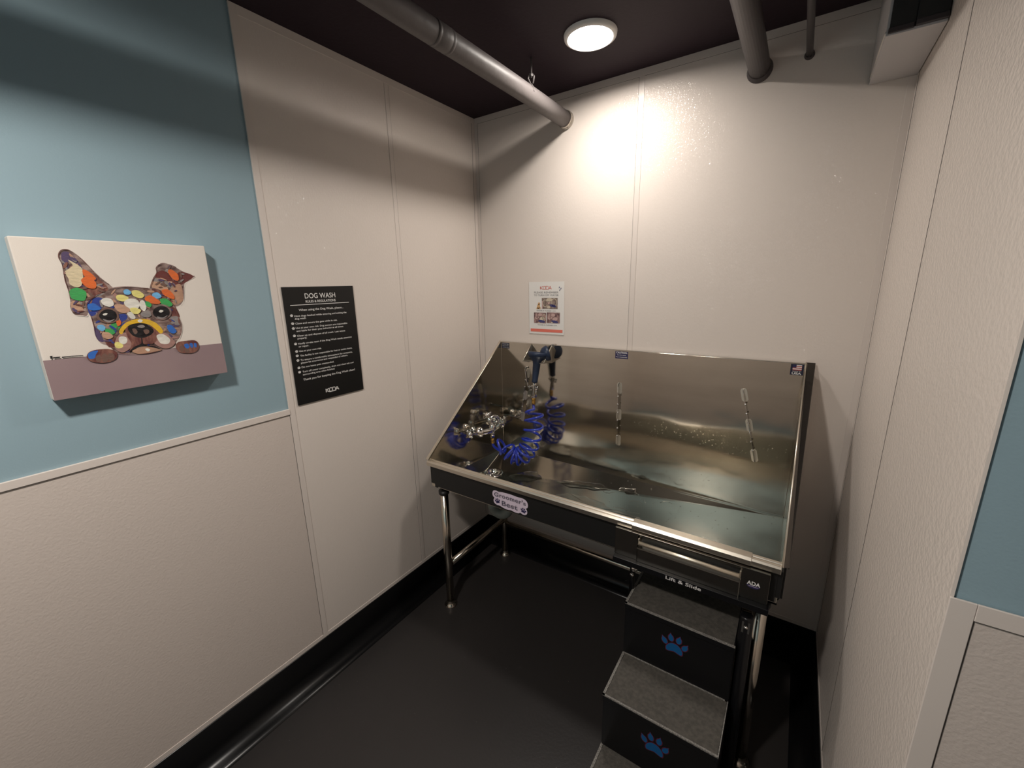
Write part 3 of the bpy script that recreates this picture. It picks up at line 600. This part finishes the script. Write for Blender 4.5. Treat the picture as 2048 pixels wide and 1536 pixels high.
# step housing in steel at the right of the apron
m = MB(); yf = -.680
m.box((1.122, yf, .703), (1.204, -.646, .809)); m.box((1.528, yf, .703), (1.606, -.646, .809)); m.box((1.203, yf, .802), (1.529, -.648, .809))
hs = m.build('step_housing', 'housing_steel_reflected_dark', tub, bevel=.001)
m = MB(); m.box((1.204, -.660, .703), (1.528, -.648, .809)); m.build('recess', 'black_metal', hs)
m = MB(); m.box((1.206, -.686, .703), (1.527, -.664, .756)); m.build('drawer_face', 'housing_steel_reflected_dark', hs, bevel=.0015)
m = MB(); m.box((1.206, -.689, .756), (1.529, -.664, .7595)); m.box((1.527, -.689, .703), (1.529, -.664, .757)); m.build('drawer_edge', 'steel_bright', hs)
m = MB(); m.sweep([(1.213, -.692, .782), (1.525, -.692, .782)], .0070, 20); m.box((1.209, -.690, .772), (1.213, -.662, .796)); m.box((1.525, -.690, .772), (1.529, -.662, .796)); m.build('handle', 'handle_steel_highlight', hs, label='shiny rounded grip bar')
PH = Plane((0, yf - .0002, 0), (1, 0, 0), (0, 0, 1))
m = MB(); PH.poly(m, [(1.5645 + .0185 * math.cos(a), .7555 + .0105 * math.sin(a)) for a in [PI * (1 + k / 14) for k in range(15)]], .0001, .0001, 1)
text(m, PH, 'ADA', 1.547, .7565, .036, .0125, h=.0003, mi=0, fat=.03); text(m, PH, 'COMPLIANT', 1.551, .7505, .028, .0035, h=.0003, mi=2)
m.build('ada_sticker', ['ink_white', 'navy', 'lilac'], hs)
m = MB(); m.box((1.124, -.702, .682), (1.612, -.672, .703)); rl = m.build('slide_rail', 'black_satin', tub, bevel=.001)
PR = Plane((0, -.7022, 0), (1, 0, 0), (0, 0, 1))
m = MB(); x0, x1 = 1.312, 1.424
text(m, PR, 'Lift & Slide', x0, .6872, x1 - x0, .0125, h=.0003, fat=.012)
m.build('lettering', 'ink_white', rl)
# maker's sticker
PA = Plane((0, -.6485, 0), (1, 0, 0), (0, 0, 1))
gb = MB()
def arc(a, b_):          # gentle arch of the wording
    c_ = (a - .633) / .09
    return (a, b_ - .003 * c_ * c_ + .0)
blob = [(.541, .752), (.540, .768), (.547, .779), (.560, .782), (.574, .780), (.590, .783), (.612, .784), (.634, .785), (.656, .784), (.676, .783), (.694, .784), (.710, .782), (.722, .774), (.727, .760), (.724, .746), (.716, .741),
        (.722, .732), (.722, .718), (.712, .709), (.699, .708), (.688, .712), (.676, .706), (.656, .706), (.640, .709), (.622, .706), (.604, .707), (.590, .710), (.577, .713), (.560, .713), (.548, .720), (.545, .733), (.550, .744)]
PA.poly(gb, [(p.x, p.y) for p in catmull([(x, z, 0) for x, z in blob], 4, True)], .0001, .0001, 0)
for lay_, fat_, mi_ in ((.0003, .060, 1), (.0005, .038, 0), (.0007, .004, 1)):
    text(gb, PA, "Groomer's", .5500 - fat_ * .02, .7555, .166 + fat_ * .04, .0195, h=lay_, fat=fat_, mi=mi_, xf=arc, space=1.12)
    text(gb, PA, 'Best', .591 - fat_ * .02, .7195, .082 + fat_ * .04, .0225, h=lay_ + .0001, fat=fat_, mi=mi_, xf=arc, space=1.12)
for x, z, tl in ((.5675, .7315, .3), (.7035, .7255, -.2)):
    paw(gb, PA, x, z, .032, .0009, mi=2, g=.02, tilt=tl)
gb.build('brand_sticker', ['lilac', 'sticker_black', 'navy'], ap)
# small stickers on the back panel
PB = Plane((0, YB - .0002, 0), (1, 0, 0), (0, 0, 1))
bp_o = [o for o in tub.children if o.name.startswith('back_panel')][0]
m = MB(); PB.rect(m, .170, 1.310, .223, 1.342, .0001, mi=1); text(m, PB, "Groomer's Best", .1745, 1.3325, .044, .0055, h=.0003, fat=.01); text(m, PB, 'Made in the USA', .1745, 1.3235, .043, .0045, h=.0003); text(m, PB, 'stainless steel', .1745, 1.3145, .044, .0045, h=.0003)
m.build('warning_sticker', ['ink_white', 'sticker_black'], bp_o)
m = MB(); PB.rect(m, .858, 1.306, .922, 1.342, .0001, mi=1); text(m, PB, 'CAUTION:', .862, 1.3315, .056, .0085, h=.0003, fat=.02); text(m, PB, 'Do Not Leave', .868, 1.3215, .044, .0055, h=.0003); text(m, PB, 'Pets Unattended', .863, 1.3115, .054, .0055, h=.0003)
m.build('warning_sticker', ['ink_white', 'navy'], bp_o)
m = MB(); PB.rect(m, 1.583, 1.300, 1.627, 1.344, .0001, mi=1)
for k in range(6): PB.rect(m, 1.590, 1.319 + k * .0037, 1.620, 1.319 + (k + 1) * .0037 - (.0003), .0002, mi=(2 if k % 2 == 0 else 0))
PB.rect(m, 1.590, 1.330, 1.602, 1.341, .0003, mi=3)
text(m, PB, 'MADE IN', 1.591, 1.3125, .028, .0040, h=.0003); text(m, PB, 'USA', 1.589, 1.3025, .032, .0080, h=.0003, fat=.03)
m.build('flag_sticker', ['ink_white', 'sticker_black', 'flag_red', 'navy'], bp_o)
# legs, sockets, feet, stretchers
legs = [(.211, -.620), (.211, -.108), (1.592, -.620), (1.592, -.108)]
for x, y in legs:
    zt_ = .674 if y < -.3 else .600 if x < 1 else .648
    m = MB(); m.sweep([(x, y, .012), (x, y, zt_ - .01)], .0203, 24); lg = m.build('leg', 'steel_tube', tub)
    m = MB(); m.lathe([(.034, .0), (.034, .004), (.027, .010), (.0215, .020), (.0205, .030)], (x, y, 0), n=28); m.build('foot', 'steel_tube', lg)
    m = MB(); m.lathe([(.0, zt_ - .024), (.0215, zt_ - .023), (.0255, zt_ - .018), (.0265, zt_ - .014), (.0265, zt_), (.0, zt_)], (x, y, 0), n=28); m.build('socket', 'black_metal', lg)
def bar(a, b_, r, name='stretcher'):
    m = MB(); m.sweep([a, b_], r, 20); return m.build(name, 'steel_tube', tub)
bar((.211, -.600, .243), (.211, -.128, .243), .0165); bar((.231, -.108, .222), (1.572, -.108, .222), .0165); bar((1.592, -.600, .243), (1.592, -.128, .243), .0165)
# three tether rails on the back panel
def tether(xt, zt, xb, zb_):
    A, B = Vector((xt, YB, zt)), Vector((xb, YB, zb_)); d = (B - A).normalized(); sd = Vector((d.z, 0, -d.x)); Ln = (B - A).length
    if sd.x < 0: sd = -sd
    m = MB(); o = Vector((0, -1, 0))
    P = [A, A + o * .016 + d * .004, A + o * .022 + d * .016, B + o * .022 - d * .016, B + o * .016 - d * .004, B]
    m.prism([p - sd * .0013 for p in P], sd * .0026)
    for k in range(6):
        c_ = A + d * (Ln * (.20 + .125 * k)) + o * .020
        m.lathe([(.0, -.005), (.004, -.004), (.005, 0), (.004, .004), (0, .005)], c_, sd, 10)
    r = m.build('tether_rail', 'chrome', tub)
    for f_ in (.085, .5, .915):
        m = MB(); c_ = A + d * Ln * f_; w_, h_ = .0125, .028; pts = []
        for u_, v_ in [(-.6, -1), (.6, -1), (1, -.75), (1, .75), (.6, 1), (-.6, 1), (-1, .75), (-1, -.75)]: pts.append(c_ + sd * (u_ * w_) + d * (v_ * h_))
        m.prism(pts, (0, -.0016, 0)); m.build('weld_pad', 'pad_steel', r)
tether(.352, 1.205, .305, .885); tether(.886, 1.185, .892, .853); tether(1.427, 1.222, 1.503, .905)
# sprayer bracket
br = MB()
for x in (.372, .502):
    br.prism([(x, YB, 1.3475), (x, -.122, 1.263), (x, YB, 1.250)], (.0022, 0, 0))
br.box((.372, -.121, 1.2605), (.406, YB, 1.2625)); br.box((.468, -.121, 1.2605), (.504, YB, 1.2625)); br.box((.372, -.060, 1.2605), (.504, YB, 1.2625))
br.box((.500, -.034, 1.340), (.516, -.004, 1.352)); bro = br.build('sprayer_bracket', 'steel_satin', tub)
m = MB()
for x in (.371, .501):
    m = MB(); m.sweep([(x + .001, YB - .002, 1.3475), (x + .001, -.1225, 1.263)], .0022, 6); m.build('bracket_edge', 'steel_bright', bro)
# tap on the left end panel
ZTAP = .885
m = MB(); tp = None
m.sweep(catmull([(.213, -.335, ZTAP), (.222, -.30, ZTAP - .002), (.236, -.26, ZTAP - .004), (.238, -.235, ZTAP), (.236, -.21, ZTAP - .003), (.222, -.16, ZTAP - .002), (.213, -.12, ZTAP)], 6), [.0125 + .005 * math.sin(k / 36 * PI) for k in range(37)], 18)
for y in (-.320, -.128):      # supply elbows running back to the panel
    m.lathe([(.026, 0), (.026, .004), (.018, .009), (.013, .016), (.013, .048)], (XA + .0005, y, ZTAP), (1, 0, 0), 28)
m.lathe([(.012, -.014), (.019, -.008), (.022, .006), (.021, .018), (.014, .028)], (.238, -.235, ZTAP), (0, 0, 1), 24)
tp = m.build('tap', 'chrome', tub)
m = MB()      # near valve: bell, stem and round knob
c_ = Vector((.213, -.318, ZTAP + .002)); d_ = Vector((-.06, -1, .14)).normalized()
m.lathe([(.010, -.004), (.024, -.002), (.031, .002), (.031, .006), (.024, .013), (.016, .026), (.012, .036), (.013, .042), (.010, .050), (.0095, .066), (.016, .072), (.019, .080), (.018, .090), (.011, .096), (0, .097)], c_, d_, 28)
for k in range(4):
    e_ = c_ + d_ * .083; q = PI / 4 + k * PI / 2; sdv = Vector((math.cos(q), 0, math.sin(q))); m.sweep([e_, e_ + sdv * .020, e_ + sdv * .026], [.0065, .006, .008], 10)
m.build('tap_handle', 'chrome', tp)
m = MB()      # far valve: round bell with a flat lever
c_ = Vector((.213, -.128, ZTAP)); d_ = Vector((.25, 1, .1)).normalized()
m.lathe([(.012, -.012), (.022, -.008), (.032, 0), (.033, .006), (.026, .013), (.016, .022), (.012, .030), (.014, .036), (.010, .042), (0, .043)], c_, d_, 28)
e_ = c_ + d_ * .036 + Vector((0, 0, .008)); m.sweep([e_, e_ + Vector((.004, -.004, .024))], .009, 12)
f_ = e_ + Vector((.006, -.006, .028)); m.prism([f_ + Vector((-.006, -.008, 0)), f_ + Vector((.078, -.004, .004)), f_ + Vector((.078, .010, .004)), f_ + Vector((-.006, .008, 0))], (0, 0, .006)); m.sweep([f_ + Vector((.070, .002, .006)), f_ + Vector((.080, .003, .007))], .008, 10)
m.build('tap_handle', 'chrome', tp)
m = MB()      # vacuum breaker leaning back over the body
A_ = Vector((.238, -.236, ZTAP + .015)); d_ = Vector((-.42, -.08, 1)).normalized()
m.lathe([(.014, 0), (.016, .010), (.012, .020), (.015, .026), (.018, .036), (.018, .046), (.012, .052), (.014, .060), (.019, .066), (.019, .076), (.010, .084), (0, .086)], A_, d_, 24)
for k in range(5):
    q = 2 * PI * k / 5; e_ = A_ + d_ * .074; sdv = Vector((math.cos(q), math.sin(q), .2)); m.sweep([e_, e_ + sdv * .018, e_ + sdv * .024], [.005, .005, .0065], 8)
m.sweep(catmull([A_ + d_ * .045, A_ + d_ * .05 + Vector((.010, .030, .006)), A_ + Vector((.004, .055, .035)), (.224, -.165, ZTAP + .006)], 6), .008, 12)
m.build('vacuum_breaker', 'chrome', tp)
m = MB(); m.sweep([(.240, -.238, ZTAP - .01), (.244, -.245, .862), (.247, -.249, .835)], .0085, 14); m.lathe([(.009, 0), (.013, .003), (.013, .014), (.009, .017)], (.246, -.248, .840), n=6, smooth=False); m.lathe([(.010, 0), (.014, .002), (.010, .010)], (.243, -.243, .858), n=16)
m.build('spout', 'chrome', tp)

# ------------------------------------------------------------------ hose and sprayer
hz = thing('coiled_hose', (.35, -.21, .69), 'shiny blue coiled hose hanging between the chrome tap and the dark sprayer', 'hose')
m = MB(); m.lathe([(.0085, 0), (.0105, .003), (.0105, .009), (.009, .012), (.011, .015), (.011, .024), (.008, .030)], (.249, -.251, .807), n=16); m.build('brass_fitting', 'brass', hz)
m = MB(); m.lathe([(.0085, 0), (.0105, .004), (.0105, .016), (.009, .019), (.011, .022), (.011, .034), (.008, .040)], (.444, -.130, 1.032), n=16); m.build('brass_fitting', 'brass', hz)
cen = [(.283, -.247, .775), (.318, -.241, .796), (.343, -.232, .766), (.366, -.223, .749), (.386, -.214, .744), (.406, -.205, .747), (.424, -.196, .764), (.439, -.187, .790), (.451, -.178, .826), (.459, -.169, .872), (.462, -.158, .925), (.456, -.148, .975), (.447, -.138, 1.010)]
cp = catmull(cen, 26); nC = len(cp); path = []
TT = []
for i in range(nC): TT.append((cp[min(i + 3, nC - 1)] - cp[max(i - 3, 0)]).normalized())
u = Vector((0, 0, 1)); u = (u - TT[0] * u.dot(TT[0])).normalized()
turns = 11.0
for i in range(nC):
    tt = i / (nC - 1); u = (u - TT[i] * u.dot(TT[i])).normalized(); w_ = TT[i].cross(u)
    a = 2 * PI * turns * tt + 2.6; r = .049 * min(1, tt / .025, (1 - tt) / .05) ** .7 if 0 < tt < 1 else .0
    r *= 1.0 - .12 * math.sin(PI * min(1, tt / .5))
    path.append(cp[i] + (u * math.cos(a) + w_ * math.sin(a)) * r)
full = [Vector((.249, -.251, .812)), Vector((.250, -.251, .800)), Vector((.258, -.249, .785))] + path[4:-4] + [Vector((.444, -.131, 1.022)), Vector((.444, -.130, 1.036))]
full = catmull(full[::1], 2)
m = MB(); m.sweep(full, .0074, 12); m.build('coil', 'hose_blue', hz)

sp = thing('spray_nozzle', (.455, -.115, 1.07), 'dark navy spray nozzle with chrome lever resting in the steel bracket', 'sprayer')
m = MB(); ax = Vector((.04, .16, 1)).normalized(); o0 = Vector((.452, -.130, 1.156))
m.lathe([(.0, 0), (.0155, .0), (.0165, .004), (.0155, .010), (.0175, .045), (.0195, .080), (.0205, .100), (.024, .113), (.035, .126), (.048, .138), (.053, .146), (.053, .158), (.049, .163), (.0, .163)], o0, ax, 32)
m.build('grip', 'sprayer_navy', sp)
m = MB(); c_ = o0 + ax * .148 + Vector((.030, .026, .004)); m.lathe([(0, -.022), (.022, -.020), (.034, -.010), (.040, .004), (.042, .018), (.038, .021), (.0, .021)], c_, (.75, .6, .28), 32); m.build('spray_head', 'sprayer_navy', sp)
m = MB(); m.sweep([(.4445, -.1300, 1.070), (.446, -.130, 1.090), (.449, -.131, 1.118), (.4515, -.130, 1.140), (.452, -.130, 1.158)], [.0105, .0105, .0095, .011, .0115], 16)
m.lathe([(.0115, 0), (.0115, .010)], (.4445, -.130, 1.072), n=6, smooth=False); m.lathe([(.005, -.022), (.0065, -.020), (.0065, .022), (.005, .024)], (.452, -.132, 1.132), (1, 0, 0), 12)
m.lathe([(0, -.006), (.006, -.004), (.007, 0), (.006, .004), (0, .006)], (.428, -.136, 1.132), (1, 0, 0), 12); m.lathe([(.004, 0), (.005, .016)], (.455, -.132, 1.118), (1, 0, 0), 10); m.sweep([(.457, -.128, 1.12), (.459, -.127, 1.075)], .004, 8)
vo = m.build('valve', 'chrome', sp)
m = MB(); P = catmull([(.440, -.140, 1.115), (.428, -.146, 1.118), (.422, -.150, 1.150), (.414, -.152, 1.195), (.409, -.151, 1.228), (.415, -.148, 1.242), (.424, -.145, 1.238)], 5)
for i in range(len(P) - 1):
    a, b_ = P[i], P[i + 1]; w_ = Vector((.0, .0065, 0)); dd = (b_ - a).cross(w_).normalized() * .0012
    m.add([a - w_ - dd, a + w_ - dd, b_ + w_ - dd, b_ - w_ - dd, a - w_ + dd, a + w_ + dd, b_ + w_ + dd, b_ - w_ + dd], [(0, 1, 2, 3), (7, 6, 5, 4), (0, 4, 5, 1), (1, 5, 6, 2), (2, 6, 7, 3), (3, 7, 4, 0)])
m.build('lever', 'chrome', sp)

# ------------------------------------------------------------------ drain pipe below the tub
dp = thing('drain_pipe', (.30, -.30, .37), 'pale plastic drain trap hanging below the left end of the tub', 'drain pipe')
m = MB(); m.sweep([(DX, DY, DZ - .034), (DX - .004, DY, .50)], .020, 20); m.lathe([(.026, 0), (.030, .004), (.030, .030), (.024, .036)], (DX - .004, DY, .455), n=24); tpz = m.build('tailpiece', 'pvc', dp)
U = [(DX - .004, DY, .49), (DX - .004, DY, .45)] + [(DX - .004 + .042 - .042 * math.cos(a), DY + .004 * k, .425 - .042 * math.sin(a)) for k, a in enumerate([PI * q / 10 for q in range(11)])] + [(DX + .080, DY + .045, .440), (DX + .082, DY + .06, .46)]
m = MB(); m.sweep(U, .0265, 22); m.lathe([(.0265, 0), (.0305, .003), (.0305, .022), (.0265, .025)], (DX - .004, DY, .425), n=24); m.build('trap_bend', 'pvc', dp)
m = MB(); m.sweep(catmull([(DX + .080, DY + .045, .450), (DX + .084, DY + .09, .468), (DX + .084, DY + .14, .470), (DX + .084, -.03, .470), (DX + .084, -.004, .470)], 5), .021, 20); m.lathe([(.023, 0), (.045, .003), (.048, .006)], (DX + .084, -.008, .470), (0, 1, 0), 24); m.build('waste_arm', 'pvc', dp)

# ------------------------------------------------------------------ pull out steps
X0, X1 = 1.185, 1.540
stp = thing('pull_out_steps', (1.36, -.80, 0), 'black pull-out steps with grey grip treads and blue paw prints in front of the tub', 'steps')
treads = [(-.510, -.726, .550), (-.722, -.920, .330), (-.908, -1.105, .110)]
for k, (yb, yf_, z) in enumerate(treads):
    m = MB(); m.box((X0, yf_, z - .022), (X1, yb, z - .0012)); td = m.build('tread', 'black_satin', stp, bevel=.001)
    m = MB(); m.box((X0 + .009, yf_ + .006, z - .0012), (X1 - .004, yb - .003, z)); m.build('grip_mat', 'grip_mat', td)
    m = MB(); m.box((X0, yf_ - .001, z - .0016), (X0 + .008, yb, z + .0008)); m.box((X0, yf_ - .001, z - .004), (X1, yf_ + .005, z + .0008))
    if k: m.box((X0 + .004, yb - .004, z - .001), (X1 - .01, yb, z + .0020)); m.box((X1 - .003, yf_, z - .001), (X1, yb, z + .0006))
    m.build('grip_edge', 'grip_edge', td)
for k, (y, z0, z1) in enumerate([(-.722, .331, .528), (-.916, .111, .308), (-1.101, 0.0, .088)]):
    m = MB(); m.box((X0 + .002, y, z0), (X1 - .002, y + .006, z1)); rs_ = m.build('riser', 'black_satin', stp)
    if k < 2:
        PP = Plane((0, y - .0003, 0), (1, 0, 0), (0, 0, 1)); cx = 1.362; cz = [.450, .229][k]
        m = MB(); paw(m, PP, cx, cz, .100, .0001, mi=1, g=.025, tilt=0); paw(m, PP, cx, cz, .100, .0004, mi=0)
        m.build('paw_print', ['paw_blue', 'paw_red'], rs_)
sd_ = [(-.510, .528), (-.510, .30), (-.70, .02), (-1.10, 0), (-1.10, .088), (-.912, .088), (-.912, .308), (-.718, .308), (-.718, .528)]
for x in (X0, X1 - .004):
    m = MB(); m.prism([(x, y, z) for y, z in sd_], (.004, 0, 0)); m.build('side_panel', 'black_satin', stp)
m = MB(); m.lathe([(.0, .652), (.017, .652), (.019, .648), (.019, .02), (.021, .0), (0, 0)], (1.560, -.690, 0), n=24); ps = m.build('post', 'black_satin', stp)
m = MB(); m.box((1.549, -.708, .600), (1.571, -.702, .640)); m.lathe([(.006, 0), (.006, .004), (0, .006)], (1.560, -.708, .622), (0, -1, 0), 6); m.build('bolt', 'chrome', ps)
m = MB(); m.lathe([(.0, .662), (.009, .662), (.010, .658), (.010, .532), (0, .532)], (1.181, -.640, 0), n=16); ps = m.build('post', 'black_satin', stp)
m = MB(); m.lathe([(.010, -.006), (.012, -.004), (.012, .004), (.008, .007), (0, .008)], (1.190, -.648, .640), (.4, -.9, 0), 12); m.lathe([(.006, 0), (.008, .010), (0, .012)], (1.184, -.650, .618), (0, -1, 0), 6); m.build('bolt', 'chrome', ps)

# ------------------------------------------------------------------ water left in the tub
def floor_z(x, y):
    dx, dy = x - DX, y - DY; dd = math.hypot(dx, dy); a = math.atan2(dy, dx); hx, hy = hit(a); R = math.hypot(hx - DX, hy - DY)
    return DZ + (rimz(hx, hy) - DZ) * max(0, (dd - .05) / (R - .05))
def drop(mb, c_, r, nrm, flat=.5, st=1.0):
    mb.lathe([(r, 0), (r * .92, r * flat * .45), (r * .65, r * flat * .82), (r * .3, r * flat), (0, r * flat)], c_, nrm, 8)
rw = random.Random(11)
m = MB()
for k in range(420):
    if k < 190:
        x = rw.uniform(.55, 1.60); y = rw.uniform(-.56, -.05); r = rw.uniform(.0008, .0030)
        drop(m, (x, y, floor_z(x, y)), r, (0, 0, 1))
    else:
        x = rw.uniform(.95, 1.62); z = rw.triangular(.69, 1.02, .80) if k % 3 else rw.gauss(.975, .02); r = rw.uniform(.0007, .0022)
        if k < 270 and k % 3 == 0: x = rw.uniform(.96, 1.35)
        drop(m, (x, YB - .0006, z), r, (0, -1, 0))
w1 = m.build('water_droplets', 'water'); tag(w1, 'scattered clear water droplets on the floor and back panel of the tub', 'water'); w1['kind'] = 'stuff'
m = MB()
def puddle(pts, h_=.0009):
    P = catmull([(x, y, 0) for x, y in pts], 7, True)
    P = [Vector((p.x + .006 * math.sin(i * .9 + 1) + .004 * math.sin(i * .37), p.y + .005 * math.cos(i * .8) + .003 * math.sin(i * 1.7), 0)) for i, p in enumerate(P)]
    cx = sum(p.x for p in P) / len(P); cy = sum(p.y for p in P) / len(P); n_ = len(P); vs_ = []
    for f_, hh in ((1, .0001), (.985, h_ * .6), (.955, h_), (.6, h_)):
        for p in P:
            x, y = cx + (p.x - cx) * f_, cy + (p.y - cy) * f_; vs_.append((x, y, floor_z(x, y) + hh))
    vs_.append((cx, cy, floor_z(cx, cy) + h_))
    fs_ = []
    for l_ in range(3):
        for i in range(n_):
            j = (i + 1) % n_; fs_.append((l_ * n_ + i, l_ * n_ + j, (l_ + 1) * n_ + j, (l_ + 1) * n_ + i))
    for i in range(n_): fs_.append((3 * n_ + i, 3 * n_ + (i + 1) % n_, 4 * n_))
    # make sure the top faces up
    a_ = sum(P[i].x * P[(i + 1) % n_].y - P[(i + 1) % n_].x * P[i].y for i in range(n_))
    if a_ < 0: fs_ = [tuple(reversed(q)) for q in fs_]
    m.add(vs_, fs_, 0, True)
puddle([(.69, -.36), (.72, -.30), (.80, -.28), (.90, -.29), (.98, -.33), (1.08, -.34), (1.14, -.37), (1.10, -.43), (.98, -.45), (.86, -.44), (.76, -.42)])
puddle([(1.12, -.44), (1.20, -.43), (1.28, -.40), (1.33, -.42), (1.39, -.38), (1.46, -.39), (1.44, -.45), (1.34, -.50), (1.22, -.51), (1.13, -.50)])
puddle([(.62, -.20), (.70, -.16), (.82, -.13), (.90, -.15), (.84, -.19), (.72, -.22)])
puddle([(.36, -.26), (.41, -.20), (.47, -.17), (.53, -.20), (.50, -.27), (.43, -.31)])
puddle([(.94, -.12), (1.0, -.10), (1.04, -.13), (.98, -.15)])
for wl_ in ([(.70, -.36), (.76, -.38), (.80, -.36), (.84, -.38), (.90, -.35), (.95, -.36)], [(1.13, -.44), (1.20, -.42), (1.26, -.40), (1.29, -.42), (1.33, -.44), (1.36, -.40), (1.42, -.40), (1.47, -.42), (1.52, -.40)], [(.80, -.19), (.86, -.17), (.90, -.19), (.93, -.16)], [(.98, -.31), (1.03, -.30), (1.05, -.32), (1.10, -.31)], [(1.02, -.22), (1.05, -.20), (1.09, -.21)], [(1.15, -.16), (1.17, -.13), (1.20, -.14)]):
    Q = catmull([(x, y, floor_z(x, y)) for x, y in wl_], 6); m.sweep([q + Vector((.002 * math.sin(k * 1.9), .002 * math.cos(k * 1.5), 0)) for k, q in enumerate(Q)], .0016, 6)
w2 = m.build('water_puddles', 'water'); tag(w2, 'thin irregular puddles of water on the tub floor', 'water'); w2['kind'] = 'stuff'
